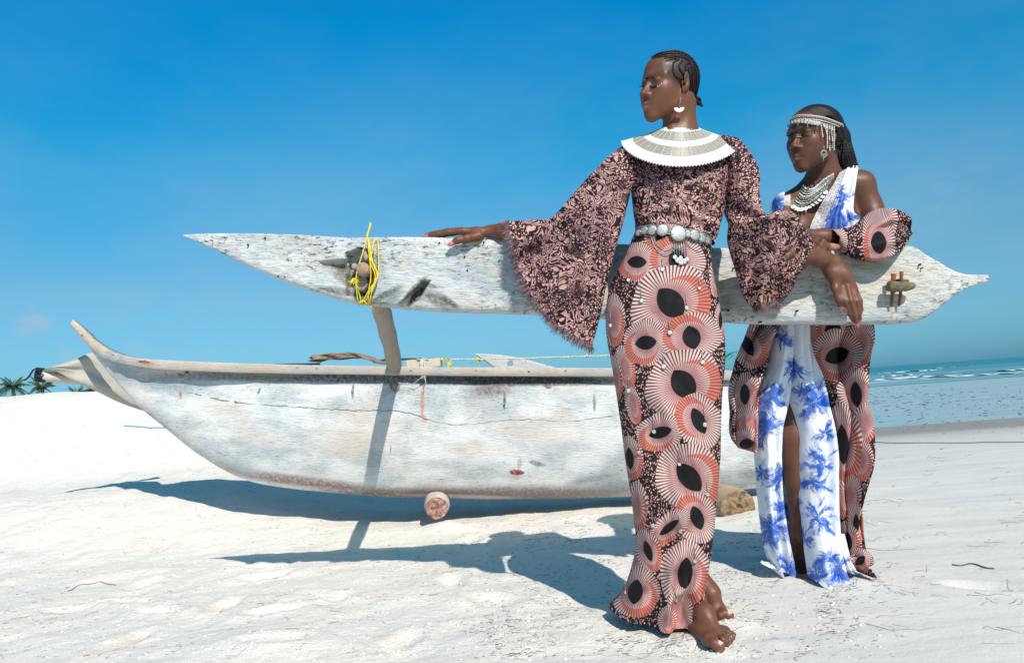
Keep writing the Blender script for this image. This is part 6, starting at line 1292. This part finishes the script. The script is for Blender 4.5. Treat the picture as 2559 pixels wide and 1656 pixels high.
# necklace: choker strand, plates, bead rows and a scalloped row of coins
U = np.array(Z2([(384, 768), (410, 796), (455, 800), (505, 772), (560, 722), (605, 690), (655, 660)])); Lw = np.array(Z2([(292, 945), (335, 968), (400, 958), (470, 920), (530, 880), (580, 815), (650, 700)]))
prm = B2.p
nk = None
for j in range(9):
    t = j / 8; c_ = U * (1 - t) + Lw * t; n = 60 - j * 1; pts = cr(c_, n); X = B2.trace(pts[:, 0], pts[:, 1], 0.004 + .002 * (j % 2), 2.3); m_ = MB()
    if j in (1, 2): m_.tube(X, 0.0056, 6, flat=0.6)
    else:
        for i in range(0, n): m_.ball(X[i] + rng.normal(0, 0.0006, 3), (0.0034 if j == 0 else 0.0027) * rng.uniform(.7, 1.2), 6, 4)
    o = m_.build('necklace' if nk is None else 'necklace_strand', M_silver if j % 3 else M_wbead, root2 if nk is None else nk); nk = nk or o
c_ = cr(Lw + [0, 3], 13)
for i, (a, b) in enumerate(c_[:-2]): m_ = MB(); disc(m_, B2.trace([a], [b], 0.006, 2.3)[0], 0.0100, (-.2, -1, .35), 0.0014, 16, .06); m_.build('necklace_coin', M_silver, nk)
for i in range(7): m_ = MB(); a, b = 1990 + i * 10, 492 - i * 8; m_.ball(B2.trace([a], [b + 4], 0.008, 2.3)[0], 0.0028, 6, 4); m_.build('amber_bead', M_gold, nk)
m_ = MB(); q = B2.trace([2014], [520], 0.004, 2.3)[0]; m_.tube([P(2016, 512, q[1] - .004), P(2014, 524, q[1] - .004)], 0.0012, 5); m_.ball(P(2013, 529, q[1] - .005), [0.0045, 0.003, 0.0075], 8, 6); m_.build('pendant', M_silver, nk)

# bodice laid over the body
def drape(name, Lc, Rc, mat, parent, off=0.007, ns=60, nv=30, foldf=None):
    a, b = cr(Lc, ns), cr(Rc, ns); v = np.linspace(0, 1, nv); px = a[:, :1] * (1 - v) + b[:, :1] * v; py = a[:, 1:] * (1 - v) + b[:, 1:] * v
    X = B2.trace(px.ravel(), py.ravel(), off, 2.3, 3.1, B2T).reshape(ns, nv, 3)
    if foldf is not None: X[..., 1] += foldf(np.linspace(0, 1, ns)[:, None] + 0 * v, v[None] + 0 * px)
    o = mesh(name, X.reshape(-1, 3), grid_faces(ns, nv), mat, parent, uv=np.stack([px.ravel(), py.ravel()], -1) / 1000); md = o.modifiers.new('thick', 'SOLIDIFY'); md.thickness = 0.003; md.offset = 0; return o
bod = drape('bodice', [(2118, 417), (2102, 458), (2086, 500), (2068, 540), (2052, 572), (2046, 600), (2042, 650), (2042, 740)], [(2144, 415), (2139, 450), (2133, 500), (2133, 528), (2150, 550), (2150, 585), (2142, 650), (2132, 740)], M_tieT, root2, 0.010, 90, 60, lambda s_, v: -0.010 * np.sin(2 * np.pi * (2.6 * v + 0.15 * s_)) * np.sin(np.pi * v) ** .5 * 0.6 - 0.004 * np.sin(2 * np.pi * 6.3 * v + 1))
drape('beaded_trim', [(2098, 432), (2080, 465), (2062, 492), (2045, 522), (2030, 552), (2021, 582), (2012, 640), (2010, 740)], [(2119, 419), (2103, 460), (2087, 501), (2069, 541), (2053, 573), (2047, 600), (2043, 650), (2043, 740)], M_beads, bod, 0.008, 60, 24)
drape('beaded_trim', [(1950, 494), (1948, 530), (1950, 570), (1958, 620), (1968, 700)], [(1976, 486), (1974, 530), (1968, 575), (1975, 640), (1988, 730)], M_beads, bod, 0.009, 50, 24)
o_, _ = lens('strap', [(1952, 484), (1940, 488), (1931, 505), (1929, 530), (1932, 565), (1940, 640)], [(1956, 487), (1954, 495), (1953, 510), (1952, 530), (1952, 565), (1955, 640)], [2.84] * 6, [0.03, 0.05, 0.055, 0.055, 0.05, 0.05], M_tieT, bod, 50, 24)
# puffed half-sleeve gathered at the elbow
def pf(s_, v, sg): return 0.016 * np.sin(2 * np.pi * (2.3 * v + 0.4 * s_)) * sstep(.15, .5, s_) + 0.012 * np.sin(2 * np.pi * (3.2 * s_ + 1.2 * v)) * sstep(.3, .6, s_) * np.sin(np.pi * v) + 0.02 * np.exp(-((v - .42) / .05) ** 2) * sstep(.3, .5, s_) * sstep(1, .85, s_)
puff, _ = lens('puff_sleeve', [(2076, 575), (2100, 572), (2130, 565), (2155, 546), (2180, 527), (2205, 519), (2232, 522), (2250, 540), (2262, 562), (2268, 585)], [(2092, 614), (2104, 628), (2125, 641), (2152, 648), (2182, 652), (2212, 647), (2236, 635), (2254, 618), (2263, 605), (2267, 590)],
               [(2.70, 2.665), (2.71, 2.645), (2.74, 2.62), (2.78, 2.61), (2.80, 2.605), (2.80, 2.605), (2.78, 2.61), (2.75, 2.63), (2.73, 2.66), (2.71, 2.69)], [0.035, 0.045, 0.06, 0.08, 0.09, 0.09, 0.08, 0.06, 0.04, 0.012], M_puff, root2, 130, 90, 2.0, fold=pf)
# long dress: back panel, then two front panels either side of the slit
def df(n, ph, amp):
    return lambda s_, v, sg: amp * (0.25 + s_) * np.sin(2 * np.pi * (n * v + ph + 0.25 * s_)) + amp * .35 * np.sin(2 * np.pi * (n * 1.7 * v + ph * 2 + .5 * s_)) + 0.022 * (0.25 - np.abs(fbm(v * 3 + s_, s_ * 7, 3, 41))) + 0.012 * fbm(v * 4, s_ * 12, 3, 4) * 2 * s_
dr, _ = lens('dress', [(1950, 740), (1936, 813), (1919, 900), (1890, 1010), (1890, 1110), (1895, 1205), (1908, 1343), (1932, 1405)], [(2030, 740), (2035, 813), (2045, 900), (2062, 1000), (2086, 1113), (2088, 1250), (2092, 1340), (2096, 1385)], [3.03, 3.03, 3.04, 3.06, 3.08, 3.09, 3.10, 3.10], [0.01] * 8, M_tie, root2, 120, 70, fold=df(3, .1, .014), closed=False, hem=.002)
lens('front_panel', [(1948, 740), (1938, 813), (1918, 900), (1884, 1010), (1882, 1080), (1891, 1205), (1905, 1343), (1926, 1418)], [(1985, 740), (1980, 813), (1975, 900), (1969, 985), (1950, 1075), (1948, 1190), (1961, 1310), (1984, 1420)], [2.96, 2.96, 2.97, 2.98, 2.99, 3.0, 3.02, 3.04], [0.05, 0.06, 0.07, 0.085, 0.08, 0.07, 0.07, 0.08], M_tie, dr, 160, 70, fold=df(1.3, .3, .016), closed=False, hem=.002, bow=[(0, 0)] * 6 + [(0, 4), (-4, 14)])
lens('front_panel', [(1975, 740), (1970, 813), (1968, 900), (1969, 975), (1986, 1076), (1998, 1205), (2010, 1320), (2024, 1440)], [(2030, 740), (2036, 813), (2045, 900), (2064, 1000), (2088, 1113), (2090, 1250), (2099, 1380), (2118, 1446)], [2.955, 2.955, 2.965, 2.97, 2.97, 2.96, 2.92, 2.87], [0.05, 0.06, 0.07, 0.085, 0.08, 0.075, 0.08, 0.085], M_tie, dr, 160, 90, fold=df(1.7, .05, .018), closed=False, hem=.002, bow=[(0, 0)] * 6 + [(0, 6), (-4, 22)])
lens('trailing_hem', [(1905, 1400), (1903, 1408), (1930, 1414)], [(1936, 1400), (1950, 1422), (1982, 1434)], [3.02, 3.0, 2.98], [0.03, 0.04, 0.03], M_tie, dr, 30, 24, fold=df(2, .3, .01))
lens('trailing_hem', [(2085, 1330), (2095, 1385), (2112, 1420), (2125, 1432)], [(2110, 1330), (2120, 1385), (2132, 1412), (2140, 1422)], [2.95, 2.93, 2.9, 2.9], [0.03, 0.04, 0.04, 0.03], M_tie, dr, 40, 24, fold=df(2, .3, .01))
def cf(n, ph, amp, diag):
    return lambda s_, v, sg: amp * 1.3 * (1 - 2 * np.abs(np.sin(np.pi * (n * v + ph + diag * s_ + .5 * fbm(v * 2, s_ * 4, 2, 51)))) ** .7) * np.sin(np.pi * v) ** .5 + amp * .8 * np.sin(2 * np.pi * (3.3 * s_ + 1.1 * v + ph)) * np.sin(np.pi * v) + 0.02 * fbm(v * 3, s_ * 8, 3, 14) * 2
cape, _ = lens('cape', [(2000, 760), (2006, 818), (2029, 914), (2056, 975), (2080, 1060), (2088, 1160), (2089, 1260), (2099, 1350), (2118, 1405), (2134, 1424)], [(2172, 760), (2179, 845), (2164, 905), (2163, 985), (2177, 1060), (2174, 1120), (2150, 1195), (2143, 1270), (2148, 1352), (2170, 1392)], [2.95, 2.95, 2.96, 2.96, 2.97, 2.97, 2.98, 2.97, 2.95, 2.94], [0.06, 0.085, 0.09, 0.09, 0.09, 0.08, 0.07, 0.06, 0.06, 0.06], M_cape, root2, 230, 90, 2.0, fold=cf(1.5, .1, .036, .9), bow=[(0, 0)] * 8 + [(0, 6), (6, 12)], hem=.002)
lay_bands(cape, M_capes, CBANDS)
cape2, _ = lens('cape', [(1890, 760), (1874, 812), (1848, 870), (1833, 925), (1825, 985), (1826, 1050), (1832, 1095), (1850, 1120)], [(1960, 760), (1944, 812), (1930, 860), (1912, 925), (1896, 985), (1890, 1050), (1888, 1100), (1888, 1130)], [2.95, 2.96, 2.96, 2.97, 2.97, 2.97, 2.97, 2.97], [0.05, 0.06, 0.065, 0.07, 0.07, 0.065, 0.055, 0.04], M_cape, root2, 140, 70, 2.0, fold=cf(1.3, .4, .030, .7), hem=.002)
lay_bands(cape2, M_capes, CBANDS)
chem, _ = lens('cape_hem', [(2104, 1384), (2112, 1400), (2130, 1414), (2150, 1426)], [(2150, 1372), (2166, 1374), (2174, 1384), (2172, 1402)], [2.93, 2.92, 2.91, 2.91], [0.03, 0.045, 0.045, 0.03], M_cape, cape, 40, 30, fold=cf(1.5, .2, .012, 1)); lay_bands(chem, M_capes, CBANDS)
adopt(root2)
